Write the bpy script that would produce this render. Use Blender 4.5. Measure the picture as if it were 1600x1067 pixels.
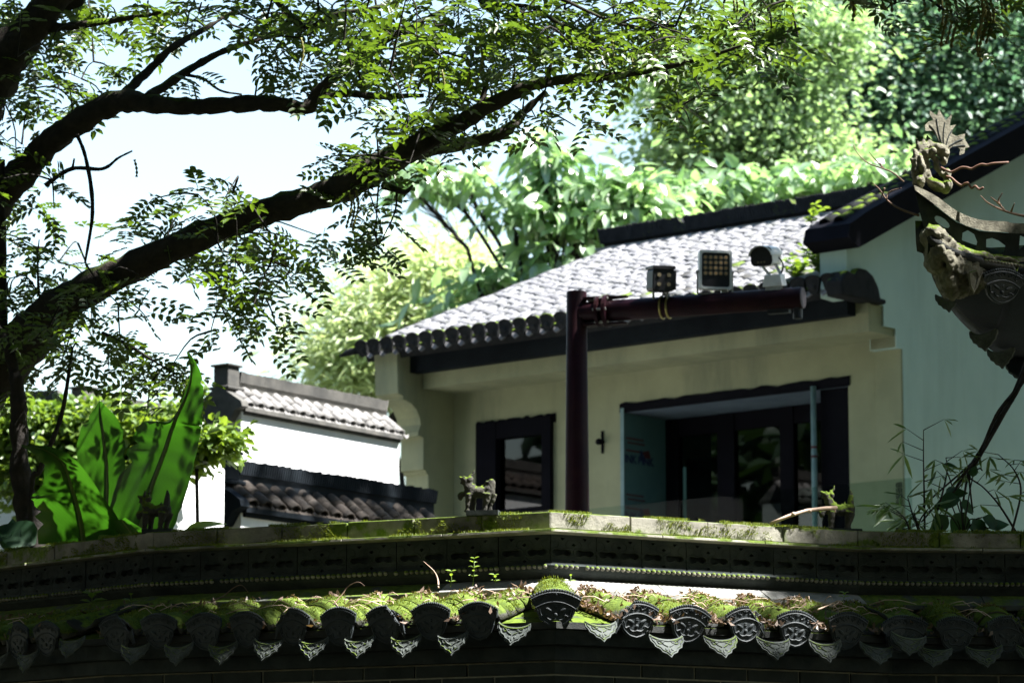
import bpy, bmesh, math, random
import numpy as np
from mathutils import Vector, Matrix
from mathutils.geometry import tessellate_polygon
R = math.radians
rng = np.random.default_rng(7)
random.seed(7)
scene = bpy.context.scene
COL = scene.collection
for o in list(bpy.data.objects): bpy.data.objects.remove(o)

# ------------------------------------------------------------------ camera, sky, sun, exposure
FPX = 5500.0
PITCH = math.atan((1450 - 533.5) / FPX)
cam_d = bpy.data.cameras.new('camera'); cam = bpy.data.objects.new('camera', cam_d); COL.objects.link(cam)
cam.location = (0, 0, 1.6); cam.rotation_euler = (R(90) + PITCH, 0, 0)
cam_d.sensor_width = 36; cam_d.lens = 36 * FPX / 1600; cam_d.clip_end = 2000; cam_d.clip_start = .1
cam_d.dof.use_dof = True; cam_d.dof.focus_distance = 14.4; cam_d.dof.aperture_fstop = 7.0
scene.camera = cam
SUN = Vector((.5, -.12, .85)).normalized()
w = bpy.data.worlds.new('World'); scene.world = w; w.use_nodes = True
nt = w.node_tree; bg = nt.nodes['Background']
sky = nt.nodes.new('ShaderNodeTexSky'); sky.sky_type = 'NISHITA'; sky.sun_disc = False
sky.sun_elevation = math.asin(SUN.z); sky.sun_rotation = math.atan2(SUN.x, SUN.y)
sky.air_density = 1.55; sky.dust_density = 0.0; sky.ozone_density = 1.0
nt.links.new(sky.outputs[0], bg.inputs[0]); bg.inputs[1].default_value = 0.05
sd = bpy.data.lights.new('sun', 'SUN'); sd.energy = 5.0; sd.angle = R(.6); sd.color = (1, .98, .94)
so = bpy.data.objects.new('sun', sd); COL.objects.link(so); so.rotation_euler = SUN.to_track_quat('Z', 'Y').to_euler()
so.location = (20, -8, 40)
vs = scene.view_settings; vs.view_transform = 'Standard'; vs.look = 'None'; vs.gamma = 1; vs.use_curve_mapping = False
vs.exposure = 2.5

# ------------------------------------------------------------------ pixel helpers (photo pixel -> point at a real distance)
cp, sp = math.cos(PITCH), math.sin(PITCH)
CAM = np.array([0, 0, 1.6])
def ray(px, py): return np.array([px - 800, cp * FPX - sp * (533.5 - py), sp * FPX + cp * (533.5 - py)])
def P(px, py, Y): d = ray(px, py); return CAM + d * (Y / d[1])
def PZ(px, py, z): d = ray(px, py); return CAM + d * ((z - 1.6) / d[2])

# ------------------------------------------------------------------ object helpers
W = {}
def tag(o, label=None, cat=None, group=None, kind=None):
    if label: o['label'] = label
    if cat: o['category'] = cat
    if group: o['group'] = group
    if kind: o['kind'] = kind
    return o
def link(name, data, parent=None, M=None):
    o = bpy.data.objects.new(name, data); COL.objects.link(o)
    M = M or Matrix.Identity(4)
    if parent is not None:
        o.parent = parent; o.matrix_parent_inverse = W[parent.name].inverted()
    o.matrix_basis = M; W[o.name] = M
    return o
def thing(name, loc, label, cat, group=None, rz=0):
    o = link(name, None, None, Matrix.Translation(Vector(loc)) @ Matrix.Rotation(rz, 4, 'Z'))
    o.empty_display_size = .2
    return tag(o, label, cat, group)
def fast_mesh(name, v, f, mat=None, smooth=False):
    v = np.asarray(v, np.float32); f = np.asarray(f, np.int32)
    me = bpy.data.meshes.new(name); k = f.shape[1]
    me.vertices.add(len(v)); me.vertices.foreach_set('co', v.ravel())
    me.loops.add(f.size); me.loops.foreach_set('vertex_index', f.ravel())
    me.polygons.add(len(f)); me.polygons.foreach_set('loop_start', np.arange(0, f.size, k, dtype=np.int32))
    me.polygons.foreach_set('loop_total', np.full(len(f), k, np.int32))
    if smooth: me.polygons.foreach_set('use_smooth', np.ones(len(f), bool))
    me.update(calc_edges=True)
    if mat: me.materials.append(mat)
    return me
class MB:
    def __init__(s): s.v = []; s.f = []
    def add(s, vs_, fs):
        b = len(s.v); s.v += [tuple(map(float, q)) for q in vs_]; s.f += [tuple(i + b for i in f) for f in fs]; return s
    def hexa(s, q):  # 8 corners: 4 of one end, 4 of the other
        return s.add(q, [(3, 2, 1, 0), (4, 5, 6, 7), (0, 1, 5, 4), (1, 2, 6, 5), (2, 3, 7, 6), (3, 0, 4, 7)])
    def box(s, c, sx, sy, sz, ax=None):
        c = Vector(c); X, Y, Z = ax or (Vector((1, 0, 0)), Vector((0, 1, 0)), Vector((0, 0, 1)))
        q = [c + X * (a * sx / 2) + Y * (b * sy / 2) + Z * (d * sz / 2) for d in (-1, 1) for a, b in ((-1, -1), (1, -1), (1, 1), (-1, 1))]
        return s.hexa(q)
    def tube(s, pts, rad, n=8, cap=True, noise=0):
        pts = [Vector(p) for p in pts]; m = len(pts)
        if not hasattr(rad, '__len__'): rad = [rad] * m
        b = len(s.v); ref = None
        for i, p in enumerate(pts):
            t = (pts[min(i + 1, m - 1)] - pts[max(i - 1, 0)]).normalized()
            if ref is None:
                ref = Vector((0, 0, 1)) if abs(t.z) < .9 else Vector((1, 0, 0))
            a = (ref - t * ref.dot(t)).normalized(); c = t.cross(a); ref = a
            for k in range(n):
                th = 2 * math.pi * k / n
                r = rad[i] * (1 + (noise * (random.random() - .5) if noise else 0))
                s.v.append(tuple(p + a * (r * math.cos(th)) + c * (r * math.sin(th))))
        for i in range(m - 1):
            for k in range(n):
                k2 = (k + 1) % n
                s.f.append((b + i * n + k, b + i * n + k2, b + (i + 1) * n + k2, b + (i + 1) * n + k))
        if cap:
            s.f.append(tuple(b + k for k in range(n))[::-1]); s.f.append(tuple(b + (m - 1) * n + k for k in range(n)))
        return s
    def ball(s, c, r, n=10, m=7, rot=None):
        c = Vector(c); r = Vector(r) if hasattr(r, '__len__') else Vector((r, r, r))
        b = len(s.v); vs_ = []
        def put(v):
            v = Vector((v[0] * r.x, v[1] * r.y, v[2] * r.z))
            if rot is not None: v = rot @ v
            vs_.append(tuple(c + v))
        put((0, 0, 1))
        for i in range(1, m):
            ph = math.pi * i / m
            for k in range(n):
                th = 2 * math.pi * k / n
                put((math.sin(ph) * math.cos(th), math.sin(ph) * math.sin(th), math.cos(ph)))
        put((0, 0, -1))
        fs = [(0, 1 + k, 1 + (k + 1) % n) for k in range(n)]
        for i in range(m - 2):
            for k in range(n):
                a = 1 + i * n + k; a2 = 1 + i * n + (k + 1) % n
                fs.append((a, a + n, a2 + n, a2))
        e = 1 + (m - 1) * n
        fs += [(e, 1 + (m - 2) * n + (k + 1) % n, 1 + (m - 2) * n + k) for k in range(n)]
        return s.add(vs_, fs)
    def prism(s, loops, fr, d0, d1):
        """polygon loops (outer, holes) of 2D points; fr(x, y, d) -> world; extruded d0..d1"""
        flat = [p for l in loops for p in l]
        tri = tessellate_polygon([[Vector((p[0], p[1], 0)) for p in l] for l in loops])
        N = len(flat)
        vs_ = [fr(p[0], p[1], d0) for p in flat] + [fr(p[0], p[1], d1) for p in flat]
        fs = [tuple(t) for t in tri] + [tuple(i + N for i in t[::-1]) for t in tri]
        o = 0
        for l in loops:
            m = len(l)
            fs += [(o + i, o + (i + 1) % m, N + o + (i + 1) % m, N + o + i) for i in range(m)]
            o += m
        return s.add(vs_, fs)
    def mesh(s, name, mat, smooth=False, local=None):
        me = bpy.data.meshes.new(name)
        me.from_pydata(s.v, [], s.f); me.materials.append(mat)
        bm = bmesh.new(); bm.from_mesh(me); bmesh.ops.recalc_face_normals(bm, faces=bm.faces)
        bm.to_mesh(me); bm.free()
        if smooth: me.polygons.foreach_set('use_smooth', np.ones(len(me.polygons), bool))
        return me
    def build(s, name, mat, parent=None, smooth=False, bevel=0, auto=False):
        a = np.array(s.v); c = (a.min(0) + a.max(0)) / 2
        s.v = [tuple(q) for q in (a - c)]
        o = link(name, s.mesh(name, mat, smooth), parent, Matrix.Translation(Vector(c)))
        if bevel:
            b = o.modifiers.new('bevel', 'BEVEL'); b.width = bevel; b.segments = 2; b.limit_method = 'ANGLE'
        return o
def cr(pts, k=6):
    """Catmull-Rom through rows of numbers"""
    p = np.array(pts, float); out = []
    q = np.vstack([2 * p[0] - p[1], p, 2 * p[-1] - p[-2]])
    for i in range(1, len(q) - 2):
        for j in range(k):
            t = j / k
            out.append(.5 * (2 * q[i] + (q[i + 1] - q[i - 1]) * t + (2 * q[i - 1] - 5 * q[i] + 4 * q[i + 1] - q[i + 2]) * t * t + (-q[i - 1] + 3 * q[i] - 3 * q[i + 1] + q[i + 2]) * t ** 3))
    out.append(q[-2]); return np.array(out)
def fmat(X, Y, Z, o):
    return Matrix(((X[0], Y[0], Z[0], o[0]), (X[1], Y[1], Z[1], o[1]), (X[2], Y[2], Z[2], o[2]), (0, 0, 0, 1)))

# ------------------------------------------------------------------ materials
def mat(name, c1, c2=None, scale=6, rough=.8, bump=.25, bscale=None, moss=0, moss_c=((.045, .075, .008), (.12, .17, .02)), spec=.3, stain=None, stain_amt=.5, metal=0, streak=False):
    m = bpy.data.materials.new(name); m.use_nodes = True; n = m.node_tree.nodes; L = m.node_tree.links
    b = n['Principled BSDF']; b.inputs['Roughness'].default_value = rough; b.inputs['Specular IOR Level'].default_value = spec
    b.inputs['Metallic'].default_value = metal
    geo = n.new('ShaderNodeNewGeometry')
    def noise(sc, det=6, ro=.6, src=None):
        t = n.new('ShaderNodeTexNoise'); t.inputs['Scale'].default_value = sc; t.inputs['Detail'].default_value = det; t.inputs['Roughness'].default_value = ro
        L.new(src or geo.outputs['Position'], t.inputs['Vector']); return t.outputs['Fac']
    def ramp(fac, a, b2, c_a, c_b):
        r = n.new('ShaderNodeValToRGB'); r.color_ramp.elements[0].position = a; r.color_ramp.elements[1].position = b2
        r.color_ramp.elements[0].color = (*c_a, 1); r.color_ramp.elements[1].color = (*c_b, 1); L.new(fac, r.inputs[0]); return r.outputs[0]
    def mix(fac, A, B):
        x = n.new('ShaderNodeMix'); x.data_type = 'RGBA'; L.new(fac, x.inputs[0]); L.new(A, x.inputs[6]); L.new(B, x.inputs[7]); return x.outputs[2]
    c2 = c2 or tuple(c * .7 for c in c1)
    base = ramp(noise(scale), .32, .68, c1, c2)
    if stain:
        src = geo.outputs['Position']
        if streak:
            mp = n.new('ShaderNodeMapping'); mp.inputs['Scale'].default_value = (1, 1, .15); L.new(src, mp.inputs[0]); src = mp.outputs[0]
        f = ramp(noise(scale * .6, 8, .7, src), .5, .72, (0, 0, 0), (stain_amt,) * 3)
        st = n.new('ShaderNodeRGB'); st.outputs[0].default_value = (*stain, 1)
        base = mix(f, base, st.outputs[0])
    hgt = noise(bscale or scale * 6, 8, .7)
    if moss:
        sx = n.new('ShaderNodeSeparateXYZ'); L.new(geo.outputs['Normal'], sx.inputs[0])
        mz = n.new('ShaderNodeMapRange'); mz.inputs[1].default_value = -.3; mz.inputs[2].default_value = .9; mz.inputs[3].default_value = -.28; mz.inputs[4].default_value = .22
        L.new(sx.outputs['Z'], mz.inputs[0])
        ad = n.new('ShaderNodeMath'); ad.operation = 'ADD'; L.new(noise(7, 6, .62), ad.inputs[0]); L.new(mz.outputs[0], ad.inputs[1])
        f = ramp(ad.outputs[0], .62 - moss * .3, .70 - moss * .3, (0, 0, 0), (1, 1, 1))
        base = mix(f, base, ramp(noise(45, 5), .3, .7, *moss_c))
    L.new(base, b.inputs['Base Color'])
    if bump:
        bp = n.new('ShaderNodeBump'); bp.inputs['Strength'].default_value = bump; bp.inputs['Distance'].default_value = .01
        L.new(hgt, bp.inputs['Height']); L.new(bp.outputs[0], b.inputs['Normal'])
    return m
def leafmat(name, dark, light, trans=.5, gloss=.06, rough=.45, tboost=1.3, nscale=1.2, tint=(1.1, 1, .45)):
    m = bpy.data.materials.new(name); m.use_nodes = True; n = m.node_tree.nodes; L = m.node_tree.links
    n.remove(n['Principled BSDF']); out = n['Material Output']
    geo = n.new('ShaderNodeNewGeometry')
    t = n.new('ShaderNodeTexNoise'); t.inputs['Scale'].default_value = nscale; L.new(geo.outputs['Position'], t.inputs['Vector'])
    a = n.new('ShaderNodeMath'); a.operation = 'MULTIPLY_ADD'; a.inputs[1].default_value = .6
    L.new(geo.outputs['Random Per Island'], a.inputs[0])
    s2 = n.new('ShaderNodeMath'); s2.operation = 'SUBTRACT'; s2.inputs[1].default_value = .28; L.new(t.outputs['Fac'], s2.inputs[0])
    L.new(s2.outputs[0], a.inputs[2])
    r = n.new('ShaderNodeValToRGB'); r.color_ramp.elements[0].color = (*dark, 1); r.color_ramp.elements[1].color = (*light, 1)
    L.new(a.outputs[0], r.inputs[0])
    d = n.new('ShaderNodeBsdfDiffuse'); tr = n.new('ShaderNodeBsdfTranslucent'); g = n.new('ShaderNodeBsdfGlossy')
    g.inputs['Roughness'].default_value = rough; g.inputs[0].default_value = (1, 1, 1, 1)
    L.new(r.outputs[0], d.inputs[0])
    hs = n.new('ShaderNodeMix'); hs.data_type = 'RGBA'; hs.blend_type = 'MULTIPLY'; hs.inputs[0].default_value = 1
    L.new(r.outputs[0], hs.inputs[6]); hs.inputs[7].default_value = (tboost * tint[0], tboost * tint[1], tboost * tint[2], 1); L.new(hs.outputs[2], tr.inputs[0])
    m1 = n.new('ShaderNodeMixShader'); m1.inputs[0].default_value = trans; L.new(d.outputs[0], m1.inputs[1]); L.new(tr.outputs[0], m1.inputs[2])
    m2 = n.new('ShaderNodeMixShader'); m2.inputs[0].default_value = gloss; L.new(m1.outputs[0], m2.inputs[1]); L.new(g.outputs[0], m2.inputs[2])
    L.new(m2.outputs[0], out.inputs[0]); return m
def veins(m, sc=60, amt=.24):
    n = m.node_tree.nodes; L = m.node_tree.links; r = [q for q in n if q.bl_idname == 'ShaderNodeValToRGB'][0]
    geo = n.new('ShaderNodeNewGeometry'); mp = n.new('ShaderNodeMapping'); mp.inputs['Rotation'].default_value = (0, R(12), 0); wv = n.new('ShaderNodeTexWave'); wv.bands_direction = 'Z'; wv.inputs['Scale'].default_value = sc; wv.inputs['Distortion'].default_value = 1.2; wv.inputs['Detail'].default_value = 3; wv.inputs['Detail Scale'].default_value = .6
    L.new(geo.outputs['Position'], mp.inputs[0]); L.new(mp.outputs[0], wv.inputs[0])
    mr = n.new('ShaderNodeMapRange'); mr.inputs[3].default_value = 1 - amt; mr.inputs[4].default_value = 1 + amt; L.new(wv.outputs['Fac'], mr.inputs[0])
    mx = n.new('ShaderNodeMix'); mx.data_type = 'RGBA'; mx.blend_type = 'MULTIPLY'; mx.inputs[0].default_value = 1; tg = [l.to_socket for l in r.outputs[0].links]
    L.new(r.outputs[0], mx.inputs[6]); L.new(mr.outputs[0], mx.inputs[7])
    for t in tg: L.new(mx.outputs[2], t)
def glassmat(name, tint, refl, rough=.02, k=1.0):
    m = bpy.data.materials.new(name); m.use_nodes = True; n = m.node_tree.nodes; L = m.node_tree.links
    n.remove(n['Principled BSDF']); out = n['Material Output']
    tr = n.new('ShaderNodeBsdfTransparent'); tr.inputs[0].default_value = (*tint, 1)
    g = n.new('ShaderNodeBsdfGlossy'); g.inputs['Roughness'].default_value = rough
    fr = n.new('ShaderNodeFresnel'); fr.inputs[0].default_value = 1.5
    ad = n.new('ShaderNodeMath'); ad.operation = 'MULTIPLY_ADD'; ad.inputs[1].default_value = k; ad.inputs[2].default_value = refl; L.new(fr.outputs[0], ad.inputs[0])
    ge = n.new('ShaderNodeNewGeometry'); sb = n.new('ShaderNodeMath'); sb.operation = 'SUBTRACT'; sb.inputs[0].default_value = 1; L.new(ge.outputs['Backfacing'], sb.inputs[1])
    mu = n.new('ShaderNodeMath'); mu.operation = 'MULTIPLY'; L.new(ad.outputs[0], mu.inputs[0]); L.new(sb.outputs[0], mu.inputs[1])
    mx = n.new('ShaderNodeMixShader'); L.new(mu.outputs[0], mx.inputs[0]); L.new(tr.outputs[0], mx.inputs[1]); L.new(g.outputs[0], mx.inputs[2])
    L.new(mx.outputs[0], out.inputs[0]); return m
TILE = mat('clay_tile_grey', (.05, .052, .05), (.025, .027, .027), 9, .9, .5, moss=.2, spec=.15)
TILE_MOSS = mat('clay_tile_mossy', (.085, .085, .07), (.05, .05, .045), 9, .9, .6, moss=.95)
TILE_FACE = mat('clay_tile_face', (.034, .042, .046), (.016, .021, .024), 14, .6, .35, moss=.0, spec=.35)
DRIP = mat('clay_drip_face', (.10, .112, .105), (.035, .042, .042), 14, .8, .35, moss=.1, spec=.2)
HOUSE_TILE = mat('roof_tile_weathered', (.30, .295, .31), (.10, .10, .11), 13, .8, .4, stain=(.08, .09, .04), stain_amt=.5)
EAVE_TILE = mat('eave_tile_dark', (.024, .025, .026), (.012, .013, .014), 10, .9, .4, moss=.1, spec=.1)
STONE = mat('ridge_stone', (.29, .275, .23), (.13, .125, .105), 9, .85, .5, moss=.8, stain=(.06, .06, .045), stain_amt=.7)
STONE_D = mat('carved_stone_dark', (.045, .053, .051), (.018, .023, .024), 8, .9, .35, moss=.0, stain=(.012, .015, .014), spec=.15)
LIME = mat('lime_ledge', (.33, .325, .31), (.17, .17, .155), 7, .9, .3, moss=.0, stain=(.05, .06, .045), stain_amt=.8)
LIME_SHADED = mat('shaded_mossy_ledge', (.085, .09, .08), (.04, .045, .042), 7, .9, .3, moss=.1, stain=(.03, .035, .03))  # lime ledge darkened for the wall's shaded ends, shade and moss in its colour
SCULPT = mat('weathered_stone_carving', (.25, .235, .18), (.09, .085, .065), 18, .95, .9, moss=.12, stain=(.025, .025, .02), stain_amt=.85, spec=.1)
BEAST = mat('stone_beast', (.07, .066, .055), (.03, .03, .027), 25, .9, .6, moss=.5, spec=.15)
BRICK = mat('grey_brick', (.035, .042, .038), (.02, .024, .022), 12, .9, .35, spec=.15)
MORTAR = mat('mortar', (.34, .33, .25), (.22, .21, .16), 20, .95, .3)
PLASTER = mat('cream_plaster', (.29, .30, .185), (.235, .245, .15), 2.8, .9, .2, stain=(.13, .145, .10), stain_amt=.75, streak=True)
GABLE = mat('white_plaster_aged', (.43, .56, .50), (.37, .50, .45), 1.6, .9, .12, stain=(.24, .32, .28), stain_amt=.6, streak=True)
WHITE = mat('whitewash', (.80, .80, .80), (.68, .69, .70), 1.5, .9, .15, stain=(.40, .40, .40), stain_amt=.4, streak=True)
DARKWOOD = mat('dark_wood', (.012, .016, .02), (.007, .009, .012), 5, .8, .2, spec=.06)
BLACKFRAME = mat('black_frame', (.006, .006, .009), (.004, .004, .006), 4, .8, .1, spec=.04)
SHEET = mat('pale_insulation_board', (.085, .17, .18), (.065, .135, .15), 3, .7, .05)
CEIL = mat('soffit_board', (.12, .16, .20), (.08, .11, .15), 5, .9, .2)
INK = mat('blue_ink', (.02, .035, .09), None, 30, .8, 0); INKR = mat('red_ink', (.10, .03, .035), None, 30, .8, 0)
INKB = mat('black_ink', (.02, .025, .02), None, 30, .8, 0)
PIPE = mat('pale_pipe', (.17, .26, .27), (.12, .20, .21), 10, .5, .05)
POLE = mat('maroon_paint', (.018, .004, .008), (.010, .003, .006), 6, .5, .06, spec=.1, stain=(.03, .012, .008), stain_amt=.6)
CAPG = mat('grey_end_cap', (.10, .085, .095), (.07, .06, .068), 30, .8, .1)
METAL = mat('galvanised', (.45, .45, .43), (.28, .27, .25), 20, .45, .15, metal=.7, stain=(.16, .07, .03), stain_amt=.5)
WHITEM = mat('white_enamel', (.68, .68, .66), (.55, .55, .53), 12, .4, .05, stain=(.3, .16, .08), stain_amt=.35)
BLACKM = mat('black_plastic', (.012, .012, .014), None, 10, .5, .05)
LENS = mat('led_lens', (.24, .20, .13), (.16, .13, .08), 60, .25, 0, spec=.8)
LEDC = mat('led_chip', (.65, .30, .08), None, 60, .4, 0)
BRASS = mat('brass_clamp', (.30, .26, .08), (.18, .15, .05), 30, .4, .1, metal=.6)
BARK = mat('bark', (.045, .036, .028), (.018, .015, .013), 14, .95, .9, bscale=40, moss=.22, moss_c=((.02, .035, .006), (.06, .085, .012)))
BARK_D = mat('bark_dark', (.03, .025, .021), (.013, .011, .010), 14, .95, .8, bscale=40)
TWIG = mat('dry_twig', (.20, .13, .09), (.10, .065, .05), 30, .9, .2)
TWIG_P = mat('pale_stick', (.55, .42, .33), (.36, .25, .18), 30, .8, .2)
RUST = mat('rusty_wire', (.16, .08, .05), (.09, .045, .03), 30, .7, .1)
SOIL = mat('soil', (.05, .05, .03), (.03, .035, .02), 3, .95, .5)
GLASS_D = glassmat('window_glass', (.10, .14, .14), .0, .02, 1.0)
GLASS_R = glassmat('railing_glass', (.80, .87, .84), 0, .02, .1)
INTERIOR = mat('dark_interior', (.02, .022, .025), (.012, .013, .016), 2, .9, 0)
LF_TREE = leafmat('wingnut_leaf', (.022, .050, .012), (.085, .150, .016), .55, .06)
LF_DARK = leafmat('dark_evergreen_leaf', (.040, .105, .078), (.15, .27, .17), .55, .06, .55, 1.3, .8, (1, 1, .65))
LF_UNSEEN = leafmat('unseen_leaf', (.012, .04, .02), (.04, .09, .03), .3, .04, .6)
LF_MID = leafmat('mid_green_leaf', (.11, .20, .10), (.30, .42, .24), .62, .06, .5, 1.3, .8, (1, 1, .6))
LF_BIG = leafmat('large_pale_leaf', (.09, .19, .08), (.30, .43, .22), .58, .10, .4, 1.3, 1.2, (.95, 1, .6))
LF_BAM = leafmat('yellow_bamboo_leaf', (.34, .43, .20), (.58, .65, .40), .5, .06, .45, 1.2, 1.2, (1, 1, .7))
LF_VINE = leafmat('vine_leaf', (.05, .11, .018), (.17, .26, .04), .5, .05)
LF_BANANA = leafmat('banana_leaf', (.012, .040, .005), (.019, .055, .007), .66, .04, .45, 1.35, 2.5, (.8, 1, .35))
veins(LF_BANANA)
LF_RIB = leafmat('banana_midrib', (.05, .09, .03), (.10, .14, .05), .3, .05)
LF_BROAD = leafmat('broad_dark_leaf', (.010, .035, .016), (.02, .06, .024), .4, .03)
LF_SPROUT = leafmat('sprout_leaf', (.08, .16, .02), (.20, .30, .05), .5, .06)
LITTER = leafmat('dry_leaf_litter', (.05, .028, .018), (.25, .17, .12), .2, .04, .5, 1.0, 12)
MOSS = leafmat('moss_blades', (.05, .08, .006), (.17, .21, .02), .4, .02, .6, 1.2, 9)
CATKIN = leafmat('catkin', (.10, .11, .02), (.22, .21, .05), .35, .03, .6, 1.1, 6)

# ------------------------------------------------------------------ ground
g = MB(); g.add([(-600, -300, 0), (600, -300, 0), (600, 900, 0), (-600, 900, 0)], [(0, 1, 2, 3)])
tag(g.build('ground', SOIL), kind='structure')

# ------------------------------------------------------------------ leaf machinery
def leaflet(L, wd, fold=.25):
    h = wd * fold
    v = [(0, 0, 0), (L * .3, wd * .5, h), (L * .68, wd * .42, h * .8), (L, 0, -L * .06), (L * .68, -wd * .42, h * .8), (L * .3, -wd * .5, h)]
    return np.array(v), np.array([(0, 1, 2, 3), (0, 3, 4, 5)])
def pinnate(n=5, L=.17, ll=.05, lw=.019):
    """compound leaf along +x, drooping: pairs of leaflets and one at the tip, with a stalk"""
    V = []; Fc = []; b = 0
    def put(M, o, s=1):
        nonlocal b
        v, f = leaflet(ll * s, lw * s); V.append(v @ M.T + o); Fc.append(f + b); b += 6
    for i in range(n):
        x = L * (.22 + .7 * i / (n - 1)); z = -.22 * x * x / L; s = 1 - .35 * abs(i / (n - 1) - .55)
        for sg in (-1, 1):
            a = R(62) * sg
            put(np.array([[math.cos(a), -math.sin(a), 0], [math.sin(a), math.cos(a), 0], [0, 0, 1]]), np.array([x, 0, z]), s)
    put(np.eye(3), np.array([L * .95, 0, -.22 * L * .9]))
    v = np.array([(0, -.0013, 0), (0, .0013, 0), (L * .96, .0008, -.21 * L), (L * .96, -.0008, -.21 * L)]); V.append(v); Fc.append(np.array([(0, 1, 2, 3)]) + b)
    return np.vstack(V), np.vstack(Fc)
def scatter(tv, tf, Ms, locs):
    K = len(locs); nv = len(tv)
    v = np.einsum('kij,vj->kvi', Ms, tv) + locs[:, None, :]
    f = tf[None] + (np.arange(K) * nv)[:, None, None]
    return v.reshape(-1, 3), f.reshape(-1, tf.shape[1])
def frames(dirs, ups, scale):
    x = dirs / np.linalg.norm(dirs, axis=1, keepdims=True)
    z = ups - x * np.sum(ups * x, 1, keepdims=True); z /= np.linalg.norm(z, axis=1, keepdims=True) + 1e-9
    y = np.cross(z, x)
    return np.stack([x, y, z], 2) * np.asarray(scale).reshape(-1, 1, 1)
def randdir(k, zb=0):
    d = rng.normal(size=(k, 3)); d[:, 2] = d[:, 2] * .6 + zb; return d / np.linalg.norm(d, axis=1, keepdims=True)

# ------------------------------------------------------------------ generic background tree
def limb_path(a, b, sag=.15, k=7, wob=.06):
    a, b = np.array(a, float), np.array(b, float); L = np.linalg.norm(b - a)
    t = np.linspace(0, 1, k)[:, None]
    p = a + (b - a) * t; p[:, 2] += sag * L * np.sin(t[:, 0] * math.pi) * .6
    p[1:-1] += rng.normal(size=(k - 2, 3)) * wob * L * .3; return p
def tree(name, label, base, blobs, leaf, count, lmat, cat='tree', group=None, trunk_r=.22, clump=.22, updir=.6, droop=-.25, cl_n=60, bark=BARK_D, limbs=True, shell=.55):
    """blobs: (x,y,z,rx,ry,rz) in metres"""
    t = thing(name, (base[0], base[1], 0), label, cat, group)
    B = np.array(blobs, float); cen = B[:, :3].mean(0)
    mb = MB(); top = np.array([cen[0], cen[1], B[:, 2].min()])
    tp = limb_path((base[0], base[1], -.1), top, 0, 9, .04)
    mb.tube(tp, np.linspace(trunk_r, trunk_r * .55, 9), 9, noise=.12)
    mb.build('trunk', bark, t, True)
    vol = B[:, 3] * B[:, 4] * B[:, 5]; vol = vol ** .8; vol /= vol.sum()
    if limbs:
        lm = MB()
        for q in B:
            s0 = tp[rng.integers(5, 9)]; pth = limb_path(s0, q[:3], .1)
            lm.tube(pth, np.linspace(trunk_r * .42, .025, 7), 6)
            for _ in range(5):
                e = q[:3] + randdir(1)[0] * q[3:6] * .85
                lm.tube(limb_path(pth[4], e, .05, 5), np.linspace(min(.03, trunk_r * .2), .006, 5), 4)
        lm.build('limbs', bark, t, True)
    ncl = max(10, count // cl_n); bi = rng.choice(len(B), ncl, p=vol)
    rr = rng.random(ncl) ** shell
    cc = B[bi, :3] + randdir(ncl) * B[bi, 3:6] * rr[:, None]
    ci = rng.integers(0, ncl, count)
    cs = clump * (.5 + rng.random(ncl))
    loc = cc[ci] + rng.normal(size=(count, 3)) * cs[ci, None] * np.array([1, 1, .55])
    out = loc - cc[ci]; out[:, 2] = out[:, 2] * .4
    d = out / (np.linalg.norm(out, axis=1, keepdims=True) + 1e-6) + rng.normal(size=(count, 3)) * .45; d[:, 2] += droop
    up = rng.normal(size=(count, 3)) * .5 + np.array([0, 0, updir])
    v, f = scatter(leaf[0], leaf[1], frames(d, up, .65 + .7 * rng.random(count)), loc)
    o = link('crown', fast_mesh('crown', v, f, lmat), t, Matrix.Identity(4)); tag(o, kind='stuff')
    return t
def pb(px, py, Y, rpx, ry=None, rd=None):
    c = P(px, py, Y); k = Y / FPX
    return (c[0], c[1], c[2], rpx * k, (rd or rpx) * k, (ry or rpx) * k)
# ------------------------------------------------------------------ foreground garden wall
ZT = float(P(860, 800, 14)[2])
PATH = [PZ(*q, ZT)[:2] for q in ((-200, 886), (240, 832), (860, 800), (1340, 830), (1720, 834))]
PATH = [Vector((p[0], p[1])) for p in PATH]
NS = len(PATH) - 1
def seg_n(i):
    t = (PATH[i + 1] - PATH[i]).normalized(); return Vector((t.y, -t.x))
def vert_n(j):
    if j == 0: return seg_n(0)
    if j == NS: return seg_n(NS - 1)
    a, b = seg_n(j - 1), seg_n(j); m = (a + b).normalized(); return m / m.dot(a)
def wp(i, t, d, z):
    """point on segment i at fraction t, pushed d outwards, z under the ridge top; mitred at the bends"""
    na, nb = vert_n(i), vert_n(i + 1)
    p = PATH[i].lerp(PATH[i + 1], t)
    n_ = na if t <= 0 else nb if t >= 1 else seg_n(i)
    q = p + n_ * d; return Vector((q.x, q.y, ZT + z))
def piece(mb, i, t0, t1, prof):
    a = [wp(i, t0, d, z) for d, z in prof]; b = [wp(i, t1, d, z) for d, z in prof]; k = len(prof)
    mb.add(a + b, [tuple(range(k))[::-1], tuple(range(k, 2 * k))] + [(j, (j + 1) % k, k + (j + 1) % k, k + j) for j in range(k)])
    return mb
seglen = [(PATH[i + 1] - PATH[i]).length for i in range(NS)]
fw = thing('garden_wall', (PATH[2].x, PATH[2].y - .2, 0), 'dark tiled garden wall across the foreground with carved ridge panels and moss', 'wall')
core = MB()
for i in range(NS):
    piece(core, i, 0, 1, [(.285, -.60), (.285, -ZT), (-.50, -ZT), (-.50, -.60)])
core.build('wall_core', MORTAR, fw)
bed = MB()
for i in range(NS):
    piece(bed, i, 0, 1, [(-.02, -.262), (.03, -.365), (.43, -.477), (.43, -.503), (-.55, -.503), (-.55, -.48), (-.25, -.38), (-.25, -.262)])
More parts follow.
